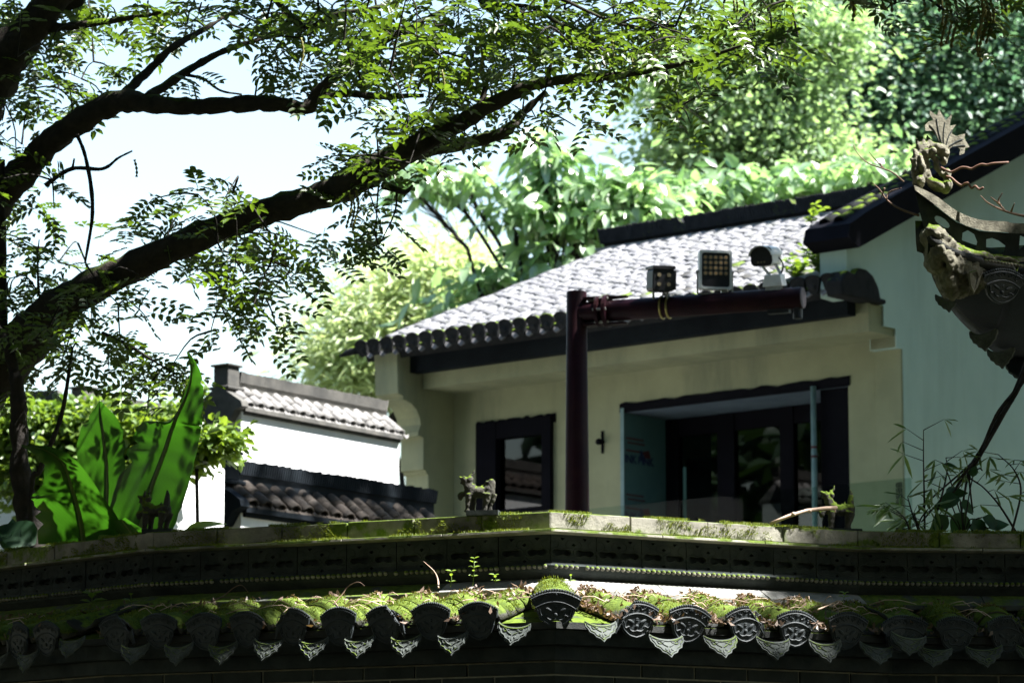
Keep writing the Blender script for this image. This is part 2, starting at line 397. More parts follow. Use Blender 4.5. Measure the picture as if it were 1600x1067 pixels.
bed.build('roof_bed', TILE, fw)
ev = MB()
for i in range(NS):
    piece(ev, i, 0, 1, [(.40, -.505), (.40, -.56), (-.52, -.56), (-.52, -.505)])
    piece(ev, i, 0, 1, [(.34, -.562), (.34, -.615), (-.51, -.615), (-.51, -.562)])
ev.build('eave_corbel', STONE_D, fw)
# bricks, each its own piece
for i in range(NS):
    nb = max(1, round(seglen[i] / .232))
    for r_ in range(9):
        z0 = -.622 - r_ * .052; sh = .5 if r_ % 2 else 0
        for k in range(nb + (1 if sh else 0)):
            a = max(0, (k - sh) / nb); b = min(1, (k + 1 - sh) / nb); e = .0055 / seglen[i]
            m = MB(); j = random.uniform(-.003, .003)
            piece(m, i, a + e if a > 0 else 0, b - e if b < 1 else 1, [(.296 + j, z0), (.296 + j, z0 - .045), (.24, z0 - .045), (.24, z0)])
            m.build('brick', BRICK, fw)
# carved ridge
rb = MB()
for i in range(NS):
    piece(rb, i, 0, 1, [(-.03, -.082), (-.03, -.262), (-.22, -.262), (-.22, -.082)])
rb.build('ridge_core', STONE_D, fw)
def arc(cx, cy, rx, ry, a0, a1, k=6): return [(cx + rx * math.cos(R(a0 + (a1 - a0) * j / k)), cy + ry * math.sin(R(a0 + (a1 - a0) * j / k))) for j in range(k + 1)]
def cloud_hole(cx, cy, s=1):
    L = arc(cx - .022 * s, cy, .020 * s, .013 * s, 90, 300, 7) + [(cx, cy - .006 * s)] + arc(cx + .022 * s, cy, .020 * s, .013 * s, 240, 450, 7) + [(cx, cy + .009 * s)]
    return L[::-1]
def diamond(cx, cy, a, b): return [(cx - a, cy), (cx, cy - b), (cx + a, cy), (cx, cy + b)]
def panel_mesh(wd):
    """pierced cloud panel in its own frame: x along, y up, z outwards"""
    hh = .12; m = MB(); fr = lambda x, y, d: (x, y, d)
    outer = [(-wd / 2, 0), (wd / 2, 0), (wd / 2, hh), (-wd / 2, hh)]
    holes = [cloud_hole(-wd / 4, .047), cloud_hole(wd / 4, .047), diamond(0, .078, .011, .007)[::-1], diamond(0, .012, .010, .006)[::-1],
             [(-wd / 4 - .012, .106), (-wd / 4 + .012, .106), (-wd / 4, .094)], [(wd / 4 - .012, .106), (wd / 4 + .012, .106), (wd / 4, .094)]]
    m.prism([outer] + holes, fr, 0, .028)
    def bead(pts, r=.0022): m.tube([(x, y, .0285) for x, y in pts], r, 4)
    for c in (-wd / 4, wd / 4):
        q = cloud_hole(c, .047, 1.28); bead(q + q[:1])
        bead([(c - .052, .028)] + arc(c - .02, .028, .026, .016, 200, 300, 5) + [(c, .016)] + arc(c + .02, .028, .026, .016, 240, 340, 5) + [(c + .052, .028)], .0018)
    for c in (-wd / 2, 0, wd / 2):
        for sg in (-1, 1):
            if abs(c + sg * .03) < wd / 2:
                bead([(c + sg * .006, .094), (c + sg * .020, .096), (c + sg * .033, .088), (c + sg * .036, .076), (c + sg * .028, .066), (c + sg * .012, .064)], .0018)
    m.box((0, .118, .029), wd * .98, .004, .006); m.box((0, .002, .029), wd * .98, .004, .006)
    return m.mesh('ridge_panel', STONE_D)
for i in range(NS):
    n_p = max(1, round(seglen[i] / .222)); wd = seglen[i] / n_p
    me = panel_mesh(wd - .004); t = (PATH[i + 1] - PATH[i]).normalized(); nn = seg_n(i)
    for k in range(n_p):
        c = wp(i, (k + .5) / n_p, -.027 + random.uniform(-.002, .003), -.205); link('ridge_panel', me, fw, fmat((t.x, t.y, 0), (0, 0, 1), (nn.x, nn.y, 0), c))
# cap slabs, ledge and bead course
for i in range(NS):
    n_s = max(1, round(seglen[i] / .33))
    for k in range(n_s):
        e = .0025 / seglen[i]; t0 = k / n_s + (e if k else 0); t1 = (k + 1) / n_s - (e if k < n_s - 1 else 0); j = random.uniform(-.004, .004)
        m = MB(); piece(m, i, t0, t1, [(j, .004 * random.random()), (j, -.0655), (-.26, -.0655), (-.26, .002)]); m.build('cap_slab', STONE, fw, bevel=.004)
    n_l = max(1, round(seglen[i] / .45))
    for k in range(n_l):
        e = .002 / seglen[i]; t0 = k / n_l + (e if k else 0); t1 = (k + 1) / n_l - (e if k < n_l - 1 else 0); j = random.uniform(-.004, .005)
        m = MB(); piece(m, i, t0, t1, [(-.24, -.067), (.048 + j, -.071), (.05 + j, -.083), (.02, -.088), (-.24, -.088)]); m.build('ledge_slab', STONE, fw, bevel=.002)
    piece_m = MB(); piece(piece_m, i, 0, 1, [(-.02, -.207), (.022, -.207), (.026, -.214), (.012, -.236), (-.02, -.262)]); piece_m.build('bead_moulding', STONE_D, fw)
    nbd = round(seglen[i] / .0235); bm_ = MB()
    for k in range(nbd):
        c = wp(i, (k + .5) / nbd, .024, -.219 + random.uniform(-.001, .001))
        if rng.random() < .95: bm_.ball(c, .0098 * random.uniform(.85, 1.08), 6, 5)
    o = bm_.build('bead_row', STONE, fw, True); tag(o, kind='stuff')
    n_k = max(1, round(seglen[i] / .5))
    for k in range(n_k):
        e = .0015 / seglen[i]; t0 = k / n_k + (e if k else 0); t1 = (k + 1) / n_k - (e if k < n_k - 1 else 0)
        m = MB(); piece(m, i, t0, t1, [(-.015, -.264), (.012, -.272), (.088, -.312 + random.uniform(-.003, .003)), (.088, -.335), (-.015, -.335)]); m.build('sloped_ledge', LIME if i == 2 and t0 < .85 or i == 1 and t0 > .72 else LIME_SHADED, fw, bevel=.002)
# tiles
def barrel(r, L, a=78, n=8, taper=.94, thick=.011):
    """arched tile along +x (down the slope), opening downwards"""
    m = MB(); rows = []
    for x, rr in ((0, r * taper), (L, r)):
        for q in (rr, rr - thick):
            rows.append([(x, q * math.sin(R(-a + 2 * a * k / n)), q * math.cos(R(-a + 2 * a * k / n)) - r * math.cos(R(a))) for k in range(n + 1)])
    A, Ai, B, Bi = rows; N = n + 1
    m.v = A + Ai + B + Bi
    for k in range(n):
        m.f += [(k, k + 1, 2 * N + k + 1, 2 * N + k), (N + k + 1, N + k, 3 * N + k, 3 * N + k + 1), (2 * N + k, 2 * N + k + 1, 3 * N + k + 1, 3 * N + k)]
    m.f += [(0, 2 * N, 3 * N, N), (n, N + n, 3 * N + n, 2 * N + n)]
    return m
COVER = [barrel(.088 * q, .125).mesh('cover_tile', TILE_MOSS, True) for q in (1, 1.06)]
TROUGH = barrel(.10, .14, 55).mesh('trough_tile', TILE, True)
def fan_tile(mm, cut=0):
    """fan-shaped end tile: x across, y up, z outwards; curved top with a pearl rim, floral band and face medallion"""
    m = MB(); fr = lambda x, y, d: (x, y, d)
    tp = lambda k, w_, y0, sg: [(-w_ + 2 * w_ * j / k, y0 - sg * (-1 + 2 * j / k) ** 2) for j in range(k + 1)]
    top = tp(12, .092, 0, .024)
    if cut: top = [(x, y - max(0, (cut * x - .025)) * 1.0 - (.004 if cut * x > .025 else 0)) for x, y in top]
    low = [(.086, -.048), (.074, -.056), (.070, -.072), (.056, -.096), (.030, -.113), (0, -.120), (-.030, -.113), (-.056, -.096), (-.070, -.072), (-.074, -.056), (-.086, -.048)]
    m.prism([top + low], fr, -.010, .0)
    m.tube([(x * .985, y - .006, .001) for x, y in top], .003, 5)
    for x, y in [q for q in tp(19, .090, .002, .024) if not cut or cut * q[0] < .02]: m.ball((x, y, -.002), .0052, 6, 4)
    m.tube([(x, y, .001) for x, y in tp(10, .074, -.036, .022)], .0034, 5)
    def sc(pts, r=.0020):
        m.tube([(x, y, .0015) for x, y in cr(pts, 4)], r, 4)
    for sg in (-1, 1):
        sc([(sg * .005, -.013), (sg * .020, -.007), (sg * .028, -.018), (sg * .019, -.024), (sg * .015, -.016)])
        sc([(sg * .030, -.022), (sg * .045, -.012), (sg * .058, -.024), (sg * .050, -.033), (sg * .044, -.025)])
        sc([(sg * .058, -.030), (sg * .070, -.026), (sg * .078, -.040)])
        for a in (30, 75, 120): m.tube([(sg * .050, -.026, .001), (sg * (.050 + .014 * math.cos(R(a))), -.026 + .014 * math.sin(R(a)), .0015)], [.003, .0008], 4)
        m.ball((sg * .026, -.062, .001), (.016, .006, .005), 8, 5, Matrix.Rotation(R(sg * 24), 3, 'Z'))
        sc([(sg * .058, -.060), (sg * .050, -.082), (sg * .034, -.078), (sg * .030, -.088), (sg * .018, -.094), (0, -.092)], .003)
        sc([(sg * .066, -.062), (sg * .056, -.086), (sg * .030, -.106), (0, -.114)], .0028)
    m.ball((0, -.078, .001), (.008, .007, .006), 8, 5); m.ball((0, -.058, .001), (.008, .0025, .003), 6, 4); m.ball((0, -.052, .001), (.007, .002, .003), 6, 4)
    m.ball((0, -.012, .001), (.006, .008, .004), 6, 4)
    return m.mesh('fan_end_tile', mm, False)
def drip_tile():
    """crescent drip tile: scalloped pointed plate, x across, y up, z outwards"""
    m = MB(); fr = lambda x, y, d: (x, y, d)
    top = [(x, y) for x, y in arc(0, .030, .078, .034, 205, 335, 10)]
    low = [(.074, .006), (.072, -.012), (.062, -.022), (.058, -.034), (.040, -.043), (.032, -.055), (.014, -.062), (0, -.076), (-.014, -.062), (-.032, -.055), (-.040, -.043), (-.058, -.034), (-.062, -.022), (-.072, -.012), (-.074, .006)]
    m.prism([top + low], fr, -.009, 0)
    m.tube([(x, y - .007, .001) for x, y in top], .003, 5)
    m.tube([(x * .9, y * .9 + .001, .001) for x, y in low], .0022, 4)
    for sg in (-1, 1):
        m.tube([(x, y, .001) for x, y in cr([(sg * .004, -.034), (sg * .020, -.026), (sg * .032, -.014), (sg * .045, -.010), (sg * .040, -.022), (sg * .028, -.022)], 3)], .0024, 4)
        m.ball((sg * .013, -.044, 0), (.007, .006, .003), 6, 4); m.ball((sg * .022, -.016, 0), (.009, .004, .003), 6, 4)
    m.ball((0, -.05, 0), (.005, .009, .003), 6, 4)
    return m.mesh('drip_tile', DRIP, False)
FAN = fan_tile(TILE_FACE); FANS = [FAN, FAN, FAN, fan_tile(TILE_FACE, -1), FAN, fan_tile(TILE_FACE, 1)]; DRIPM = drip_tile(); fan_no = 0
SL = math.atan(.28)
def on_slope(i, t, d, lift=0):
    return wp(i, t, d, -.365 - (d - .03) * math.tan(SL) + lift)
columns = []
for i in range(NS):
    pitch = (.2, .198, .245, .21)[i]; L = seglen[i]; n_c = max(1, round(L / pitch))
    for k in range(n_c): columns.append((i, (k + .5) / n_c))
def col_frame(i, t):
    nn = seg_n(i); tt = (PATH[i + 1] - PATH[i]).normalized()
    c, s = math.cos(SL), math.sin(SL)
    return Vector((nn.x * c, nn.y * c, -s)), Vector((tt.x, tt.y, 0)), Vector((nn.x * s, nn.y * s, c)), nn, tt
moss_pts = []
def eave_set(X, Yv, Z, nn, tt, base, top_d, cover=True):
    """courses of cover tiles down one column, then its fan end"""
    pass
columns.insert(len([c for c in columns if c[0] < 2]), (1, 1.0))   # the column on the salient bend
for (i, t) in columns:
    X, Yv, Z, nn, tt = col_frame(i, t)
    if t >= 1:
        m_ = (seg_n(1) + seg_n(2)).normalized(); nn = m_; tt = Vector((-m_.y, m_.x)); tt = Vector((-m_.y, m_.x)) * (1 if -m_.y > 0 else -1)
        X = Vector((nn.x * math.cos(SL), nn.y * math.cos(SL), -math.sin(SL))); Yv = Vector((tt.x, tt.y, 0)); Z = Vector((nn.x * math.sin(SL), nn.y * math.sin(SL), math.cos(SL)))
        p0 = PATH[2]
        f_ = lambda d, lift=0: Vector((p0.x + nn.x * d, p0.y + nn.y * d, ZT - .33 - (d - .03) * math.tan(SL) + lift))
    else:
        f_ = lambda d, lift=0, i=i, t=t: on_slope(i, t, d, lift)
    rot = random.uniform(-.03, .03)
    for k in range(4):
        d = .08 + k * .083
        c = f_(d, .006 + .0035 * (k % 2) + random.uniform(0, .004))
        Y2 = (Yv + X * rot).normalized(); X2 = (X - Yv * rot).normalized(); Z2 = X2.cross(Y2)
        link('cover_tile', COVER[random.random() < .3], fw, fmat(X2, Y2, Z2, c))
        for _ in range(300): moss_pts.append((c, X2, Y2, Z2))
    # fan end: leans so that its face looks out and down
    c = f_(.482, .094 + random.uniform(-.004, .004)); th = R(-10 + random.uniform(-4, 4)); rl = R(random.uniform(-5, 5))
    N = Vector((nn.x, nn.y, 0)); Zf = (N * math.cos(th) + Vector((0, 0, 1)) * math.sin(th)); Xf = Vector((tt.x, tt.y, 0)); Yf = Zf.cross(Xf)
    sc = 1.02 if t >= 1 else (.88, .88, 1.02, .95)[i]; sy = 1.22
    Xr = Xf * math.cos(rl) + Yf * math.sin(rl); Yr = Zf.cross(Xr)
    fan_no += 1; jit = random.uniform(.94, 1.05); link('fan_end_tile', FANS[fan_no * 7 % 6 if t < 1 else 0], fw, fmat(Xr * sc * jit, Yr * sy * random.uniform(.94, 1.04), Zf, c))
# troughs and drips between the columns
for a in range(len(columns) - 1):
    (i0, t0), (i1, t1) = columns[a], columns[a + 1]
    if i0 == i1 and t1 < 1: i, t = i0, (t0 + t1) / 2; f_ = lambda d, lift=0: on_slope(i, t, d, lift); X, Yv, Z, nn, tt = col_frame(i, t)
    else:
        pa = on_slope(i0, min(t0, .999), .03) if t0 < 1 else Vector((PATH[2].x, PATH[2].y, ZT - .365)); pb_ = on_slope(i1, min(t1, .999), .03) if t1 < 1 else Vector((PATH[2].x, PATH[2].y, ZT - .365))
        na = seg_n(i0) if t0 < 1 else (seg_n(1) + seg_n(2)).normalized(); nb_ = seg_n(i1) if t1 < 1 else (seg_n(1) + seg_n(2)).normalized()
        nn = (na + nb_).normalized(); mid = (pa + pb_) / 2; tt = Vector((-nn.y, nn.x))
        if tt.x < 0: tt = -tt
        f_ = lambda d, lift=0, mid=mid, nn=nn: Vector((mid.x + nn.x * d, mid.y + nn.y * d, ZT - .33 - (d - .03) * math.tan(SL) + lift))
        X = Vector((nn.x * math.cos(SL), nn.y * math.cos(SL), -math.sin(SL))); Yv = Vector((tt.x, tt.y, 0)); Z = Vector((nn.x * math.sin(SL), nn.y * math.sin(SL), math.cos(SL)))
    for k in range(3 if t0 < 1 and t1 < 1 else 0):
        c = f_(.10 + k * .10, .036 + .003 * k)
        link('trough_tile', TROUGH, fw, fmat(X, -Yv, -Z, c))
    c = f_(.492, -.030 + random.uniform(-.006, .006)); th = R(24 + random.uniform(-9, 9)); rl = R(random.uniform(-8, 8))
    N = Vector((nn.x, nn.y, 0)); Zf = N * math.cos(th) + Vector((0, 0, 1)) * math.sin(th); Xf = Vector((tt.x, tt.y, 0)); Yf = Zf.cross(Xf)
    Xr = Xf * math.cos(rl) + Yf * math.sin(rl); Yr = Zf.cross(Xr)
    link('drip_tile', DRIPM, fw, fmat(Xr * (.88 if i0 < 2 else 1.05), Yr * 1.12, Zf, c))
# moss blades on cover tiles, cap and ledge
def blade(h, wd):
    return np.array([(-wd / 2, 0, 0), (wd / 2, 0, 0), (wd * .35, h * .25, h * .7), (0, h * .4, h)]), np.array([(0, 1, 2, 3)])
from mathutils import noise as mnoise
ml = []; mn = []
for (c, X, Y, Z) in moss_pts:
    a = R(random.uniform(-72, 72)); x = random.uniform(0, .12); r = .0885
    nrm = Y * math.sin(a) + Z * math.cos(a); p = c + X * x + Y * (r * math.sin(a)) + Z * (r * math.cos(a) - .018)
    if mnoise.noise(p * 6) > -.12: ml.append(p); mn.append(nrm)
for i in range(NS):
    for _ in range(int(9000 * seglen[i])):
        t = random.random(); q = random.random()
        if q < .4: p = wp(i, t, random.uniform(-.06, .004), .004); n_ = Vector((0, 0, 1))
        elif q < .7: p = wp(i, t, random.uniform(.0, .05), -.07); n_ = Vector((0, 0, 1))
        else: p = wp(i, t, .003, random.uniform(-.064, 0)); n_ = Vector((seg_n(i).x, seg_n(i).y, .3))
        if mnoise.noise(Vector((p.x * 5, p.y * 5, p.z * 9))) + .35 * mnoise.noise(p * 22) > (-.02 if q < .7 else .06): ml.append(p); mn.append(n_)
ml = np.array([tuple(p) for p in ml]); mn = np.array([tuple(p) for p in mn])
tv, tf = blade(.010, .0032)
up = mn + rng.normal(size=mn.shape) * .25; dr = np.cross(up, rng.normal(size=mn.shape))
v, f = scatter(tv, tf, frames(dr, up, .5 + .7 * rng.random(len(ml))), ml)
tag(link('moss', fast_mesh('moss', v, f, MOSS), fw), kind='stuff')
# leaf litter lying between the tiles
ll_ = []; 
for _ in range(11000):
    i = random.choices(range(NS), (.4, 1.5, 2.4, .3))[0]; t = random.random()
    if i == 1 and random.random() > t * t + .15: continue
    d = .07 + .26 * random.random() if random.random() < .7 else random.uniform(.25, .5)
    p = on_slope(i, t, d, 0); near = 9
    for (ci, ct) in columns:
        if ci == i: near = min(near, abs(ct - t) * seglen[i])
    arch = max(0, .0885 ** 2 - min(near, .0885) ** 2) ** .5 - .018
    if near < .07 and d > .2 and random.random() < .85: continue
    if i == 2 and t > .75 and random.random() < .6: continue
    p.z += max(.028, arch if near < .085 else .028) + random.random() ** 2 * .020
    ll_.append(tuple(p))
ll_ = np.array(ll_); k = len(ll_)
lv = np.array([(-.011, 0, .003), (-.003, .005, 0), (.012, 0, .004), (-.003, -.005, .001)]); lf_ = np.array([(0, 1, 2, 3)])
up = rng.normal(size=(k, 3)) * .6 + np.array([0, 0, .7])
v, f = scatter(lv, lf_, frames(rng.normal(size=(k, 3)), up, .6 + 1.0 * rng.random(k)), ll_)
tag(link('leaf_litter', fast_mesh('leaf_litter', v, f, LITTER), fw), kind='stuff')
tw = MB()
for _ in range(110):
    i = random.choices(range(NS), (.6, 1.6, 2, .4))[0]; t = random.random(); p = on_slope(i, t, random.uniform(.1, .42), .07)
    a = random.uniform(0, 6.28); L = random.uniform(.05, .2); q = [p + Vector((math.cos(a) * L * s, math.sin(a) * L * s * .5, .02 * math.sin(s * 3) + random.uniform(-.006, .006))) for s in (0, .33, .66, 1)]
    tw.tube(q, [.0022, .002, .0016, .001], 4)
tag(tw.build('fallen_twigs', TWIG_P, fw, True), kind='stuff')

# ------------------------------------------------------------------ ridge beasts
def beast(px, py, Y, label, tail=True, horn=False, headup=0, mir=1, sc=1.0, rz=0):
    k = .000262 * sc; base = P(px, py, Y); t_ = thing('roof_beast', base, label, 'statue', 'beast figurines on the ridge', rz)
    Mw = W[t_.name]
    q = lambda x, y, dy=0: Vector(((x - 560) * k, dy * k, (850 - y) * k))
    m = MB(); E = lambda x, y, rx, rz_, ry=70, dy=0, rot=0: m.ball(q(x, y, dy), (rx * k, ry * k, rz_ * k), 12, 8, Matrix.Rotation(R(rot), 3, 'Y'))
    E(560, 530, 215, 92, 92); E(430, 520, 105, 110, 92); E(725, 520, 105, 110, 95); h = headup
    m.tube([q(430, 480), q(385, 410 - h * .5), q(355, 345 - h)], [95 * k, 78 * k, 60 * k], 10)
    E(345, 335 - h, 82, 55, 62, 0, 28); E(285, 305 - h, 48, 26, 44, 0, 20); E(292, 372 - h, 40, 18, 36, 0, -15); E(258, 283 - h, 24, 22, 30)
    E(420, 330 - h, 55, 66, 72); E(330, 285 - h, 22, 20, 16, 36); E(330, 285 - h, 22, 20, 16, -36)
    if horn: m.tube([q(400, 270 - h), q(430, 265 - h), q(470, 235 - h), q(485, 165 - h)], [26 * k, 26 * k, 22 * k, 9 * k], 8)
    else:
        for dy in (-30, 30): m.tube([q(398 + dy * .7, 290 - h, dy), q(396 + dy * .7, 235 - h, dy), q(400 + dy * .7, 178 - h, dy)], [24 * k, 26 * k, 12 * k], 8)
    E(262, 590, 48, 70, 50); m.tube([q(270, 560), q(390, 540)], [40 * k, 60 * k], 8)
    for dy, x in ((-52, 400), (52, 455)):
        m.tube([q(x + 15, 560, dy), q(x, 680, dy), q(x - 8, 790, dy), q(x - 12, 850, dy)], [62 * k, 50 * k, 42 * k, 50 * k], 9); E(x - 30, 835, 42, 20, 40, dy)
    for dy, x in ((-55, 665), (55, 725)):
        m.tube([q(x + 40, 560, dy), q(x + 30, 650, dy), q(x + 5, 750, dy), q(x - 5, 850, dy)], [80 * k, 62 * k, 42 * k, 46 * k], 9); E(x - 22, 838, 40, 18, 38, dy)
    if tail: m.tube([q(745, 470), q(755, 380), q(762, 290), q(755, 190)], [62 * k, 55 * k, 40 * k, 14 * k], 9)
    else: m.tube([q(750, 470), q(770, 390), q(775, 345)], [75 * k, 66 * k, 48 * k], 9); E(690, 380, 30, 34, 40); E(770, 335, 40, 16, 30)
    for x, y in ((500, 425), (600, 445), (650, 405)): m.tube([q(x, y + 40), q(x + 6, y - 28)], [30 * k, 6 * k], 6)
    o = link('body', m.mesh('body', BEAST, True), t_, Mw)
    r = o.modifiers.new('remesh', 'REMESH'); r.mode = 'VOXEL'; r.voxel_size = .0034; r.use_smooth_shade = True
    s = o.modifiers.new('smooth', 'SMOOTH'); s.factor = .5; s.iterations = 3
    tx = bpy.data.textures.get('pit') or bpy.data.textures.new('pit', 'CLOUDS'); tx.noise_scale = .014
    dmod = o.modifiers.new('pitting', 'DISPLACE'); dmod.texture = tx; dmod.strength = .006; dmod.mid_level = .5
    m = MB(); m.box((.02, 0, -.006), .135 * sc, .075, .02); mm = m.mesh('plinth', STONE_D); link('plinth', mm, t_, Mw)
    return t_
beast(243, 829, 14.80, 'dark stone beast figurine with upright tail before the banana leaves', rz=R(-18))
beast(748, 800, 14.13, 'moss-backed stone beast figurine with broken tail before the small window', False, True, rz=R(-10), sc=.97)
beast(1312, 828, 14.74, 'mossy-headed stone beast figurine with a pale stick against it', True, True, 40, rz=R(14), sc=1.0)
m = MB(); m.tube([P(1203, 818, 14.50), P(1232, 806, 14.51), P(1262, 797, 14.55), P(1290, 794, 14.60), P(1307, 793, 14.64)], [.0065, .0075, .008, .0085, .008], 8, noise=.15)
m.ball(P(1240, 803, 14.51), .010, 6, 5); m.ball(P(1265, 798, 14.55), .009, 6, 5); m.tube([P(1305, 793, 14.64), P(1305, 800, 14.62)], .004, 5)
tag(m.build('stick', TWIG_P, None, True), 'pale bare stick propped from the ridge to the mossy-headed beast', 'stick')
# ------------------------------------------------------------------ house with balcony door
HU = np.array([-.766, .643, 0]); HN = np.array([-.643, -.766, 0]); HO = P(1165, 772, 30); HO[2] = 0
def HP(px, py, off=0):
    d = ray(px, py); t = (off - (CAM - HO) @ HN) / (d @ HN); p = CAM + d * t; return (p - HO) @ HU, p[2]
def HW(s, off, z): return HO + HU * s + HN * off + np.array([0, 0, z])
def hs(px, off=0, py=650): return HP(px, py, off)[0]
def hbox(mb, s0, s1, o0, o1, z0, z1):
    return mb.hexa([HW(a, b, c) for c in (z0, z1) for a, b in ((s0, o0), (s1, o0), (s1, o1), (s0, o1))])
S_R = -1.63; S_L = 3.29; ZF = 4.05
house = thing('house', HW(.8, 0, 0), 'cream plastered upper-floor house with grey tiled roof and dark balcony door', 'house')
d0, d1 = hs(1326), hs(972); w0, w1 = hs(865, 0, 720), hs(748, 0, 720); DT = 6.16; WT = 6.145; WB = 5.30
wl = MB()
for a, b, z0, z1 in ((S_R, d0, 0, 6.7), (d0, d1, DT, 6.7), (d0, d1, 0, ZF), (d1, w0, 0, 6.7), (w0, w1, WT, 6.7), (w0, w1, 0, WB), (w1, S_L + .3, 0, 6.7)):
    hbox(wl, a, b, -.3, 0, z0, z1)
wl.build('wall', PLASTER, house)
m = MB(); hbox(m, S_R, S_L + .28, -.28, 1.25, ZF - .2, ZF); m.build('balcony_slab', PLASTER, house)
# interior behind the openings
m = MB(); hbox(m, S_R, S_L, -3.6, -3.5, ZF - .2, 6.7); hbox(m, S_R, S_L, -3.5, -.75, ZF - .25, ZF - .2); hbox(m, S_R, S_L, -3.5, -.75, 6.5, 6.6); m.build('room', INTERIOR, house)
# eaves: beam, fascia
m = MB(); hbox(m, S_R + .02, S_L, 0.002, .46, 6.455, 6.70); m.build('eave_beam', PLASTER, house)
m = MB(); hbox(m, S_R + .12, S_L + .06, .50, .62, 6.585, 6.80); m.build('fascia', DARKWOOD, house)
m = MB(); hbox(m, S_R, S_L + .2, .46, .50, 6.60, 6.78); m.build('eave_soffit', PLASTER, house)
# corbelled pier ends, profile (offset forward, z)
prof = [(0, 0), (0, 6.82), (.80, 6.82), (.78, 6.38), (.71, 6.36), (.71, 6.33)] + [(.71 - .24 * math.sin(R(a)), 6.12 + .21 * math.cos(R(a))) for a in (10, 30, 50, 70, 88)] + \
       [(.50, 6.06), (.50, 6.02), (.43, 6.01), (.43, 5.72), (.39, 5.71), (.39, 5.69), (.36, 5.68), (.36, 5.42), (.33, 5.41), (.28, 5.39), (.28, 0)]
def pier(s0, s1, name='pier'):
    m = MB(); m.prism([prof], lambda x, y, d: HW(d, x, y), s0, s1); return m.build(name, PLASTER, house, bevel=.008)
pier(S_L + .02, S_L + .30)
m = MB(); m.prism([[(0, 0), (0, 6.69), (.27, 6.69), (.27, 6.52), (.095, 6.52), (.095, 6.36), (.02, 6.36), (.02, 0)]], lambda x, y, d: HW(d, x, y), S_R - .001, S_R + .26); m.build('end_pier', PLASTER, house, bevel=.006)
# small window
win = MB(); hbox(win, w0, w1, -.12, -.06, WB, WT); win = win.build('window', BLACKFRAME, house)
m = MB(); fwid = .17
hbox(m, w0, w0 + .10, -.05, .05, WB, WT); hbox(m, w1 - .24, w1, -.05, .045, WB, WT + .01); hbox(m, w0 + .10, w1 - .24, -.05, .04, WT - .15, WT); hbox(m, w0 + .1, w1 - .24, -.05, .04, WB, WB + .04)
m.build('frame', BLACKFRAME, win)
m = MB(); hbox(m, w0 + .1, w1 - .24, -.035, -.025, WB + .04, WT - .15); m.build('pane', GLASS_D, win)
# ragged mortar left round the heads of the openings
def ragged(s0, s1, z, name):
    m = MB(); n_ = 40
    up_ = [(s0 + (s1 - s0) * j / n_, z + .02 + .018 * mnoise.noise(Vector((j * .45, z, 3))) + .006 * random.random()) for j in range(n_ + 1)]
    m.prism([[(s0, z - .055)] + up_ + [(s1, z - .055)]], lambda x, y, d: HW(x, d, y), -.02, .012); m.build(name, BLACKFRAME, house)
ragged(d0 - .02, d1 + .02, DT, 'lintel_edge'); ragged(w0 - .03, w1 + .02, WT, 'lintel_edge')
# door recess: soffit, printed board on the reveal, dark panel, glazed doors
m = MB(); hbox(m, d0, d1, -.72, -.02, DT - .058, DT - .02); m.build('recess_soffit', CEIL, house)
bd = MB(); hbox(bd, d1 - .03, d1 - .002, -.66, .014, ZF, DT - .06); bd = bd.build('reveal_board', SHEET, house)
m = MB(); hbox(m, d1 - .034, d1 + .004, .014, .022, ZF, DT - .02); m.build('board_edge', PIPE, house)
def RP(px, py):  # pixel on the reveal face -> (offset, z)
    d = ray(px, py); q = HO + HU * (d1 - .031); t = ((q - CAM) @ HU) / (d @ HU); p = CAM + d * t; return (p - HO) @ HN, p[2]
def on_reveal(x, y, d): return HW(d1 - .031 - d, x, y)
def text_mesh(body, size, mat_, parent, origin, X, Yv, name='lettering', bold=.0):
    cu = bpy.data.curves.new('t', 'FONT'); cu.body = body; cu.size = size; cu.offset = bold; cu.extrude = .0006
    ob = bpy.data.objects.new('t', cu); COL.objects.link(ob); bpy.context.view_layer.update()
    me = bpy.data.meshes.new_from_object(ob.evaluated_get(bpy.context.evaluated_depsgraph_get())); bpy.data.objects.remove(ob)
    me.materials.clear(); me.materials.append(mat_); X = Vector(X).normalized(); Yv = Vector(Yv).normalized()
    return link(name, me, parent, fmat(X, Yv, X.cross(Yv), origin))
rx = -HN  # reading direction on the reveal: away from the viewer
for pyc in (716, 806):
    o_, z_ = RP(976, pyc); e_, _ = RP(1000, pyc)
    text_mesh('INK BINK', .098, INK, bd, HW(d1 - .032, o_, z_ - .03), rx, (0, 0, 1), bold=.004)
    o1, z1 = RP(978, pyc - 13); m = MB(); m.prism([[(o1, z1 + .010), (o1 - .30, z1 + .010), (o1 - .30, z1 - .006), (o1, z1 - .006)]], on_reveal, .0005, .002); m.build('printed_rule', INKR, bd)
    o2, z2 = RP(1006, pyc - 3)
    m = MB(); m.prism([[(o2 - .07, z2 + .06), (o2 + .02, z2 + .035), (o2 - .02, z2 - .015), (o2 - .10, z2 - .01)]], on_reveal, .0005, .002); m.build('printed_mark', INKR, bd)
    m = MB(); m.prism([[(o2 + .06, z2 + .045), (o2 + .03, z2 + .05), (o2 - .03, z2 - .05), (o2 + .05, z2 - .045)]], on_reveal, .0005, .0021); m.build('printed_mark', INK, bd)
for pyc in (684, 772):
    for k in range(2):
        o1, z1 = RP(978 + k * 2, pyc + k * 7); m = MB()
        for j in range(7): m.prism([[(o1 - .006 - j * .036, z1 + .010), (o1 - .034 - j * .036, z1 + .010), (o1 - .034 - j * .036, z1 - .008), (o1 - .006 - j * .036, z1 - .008)]], on_reveal, .0005, .002)
        m.build('printed_line', INKR, bd)
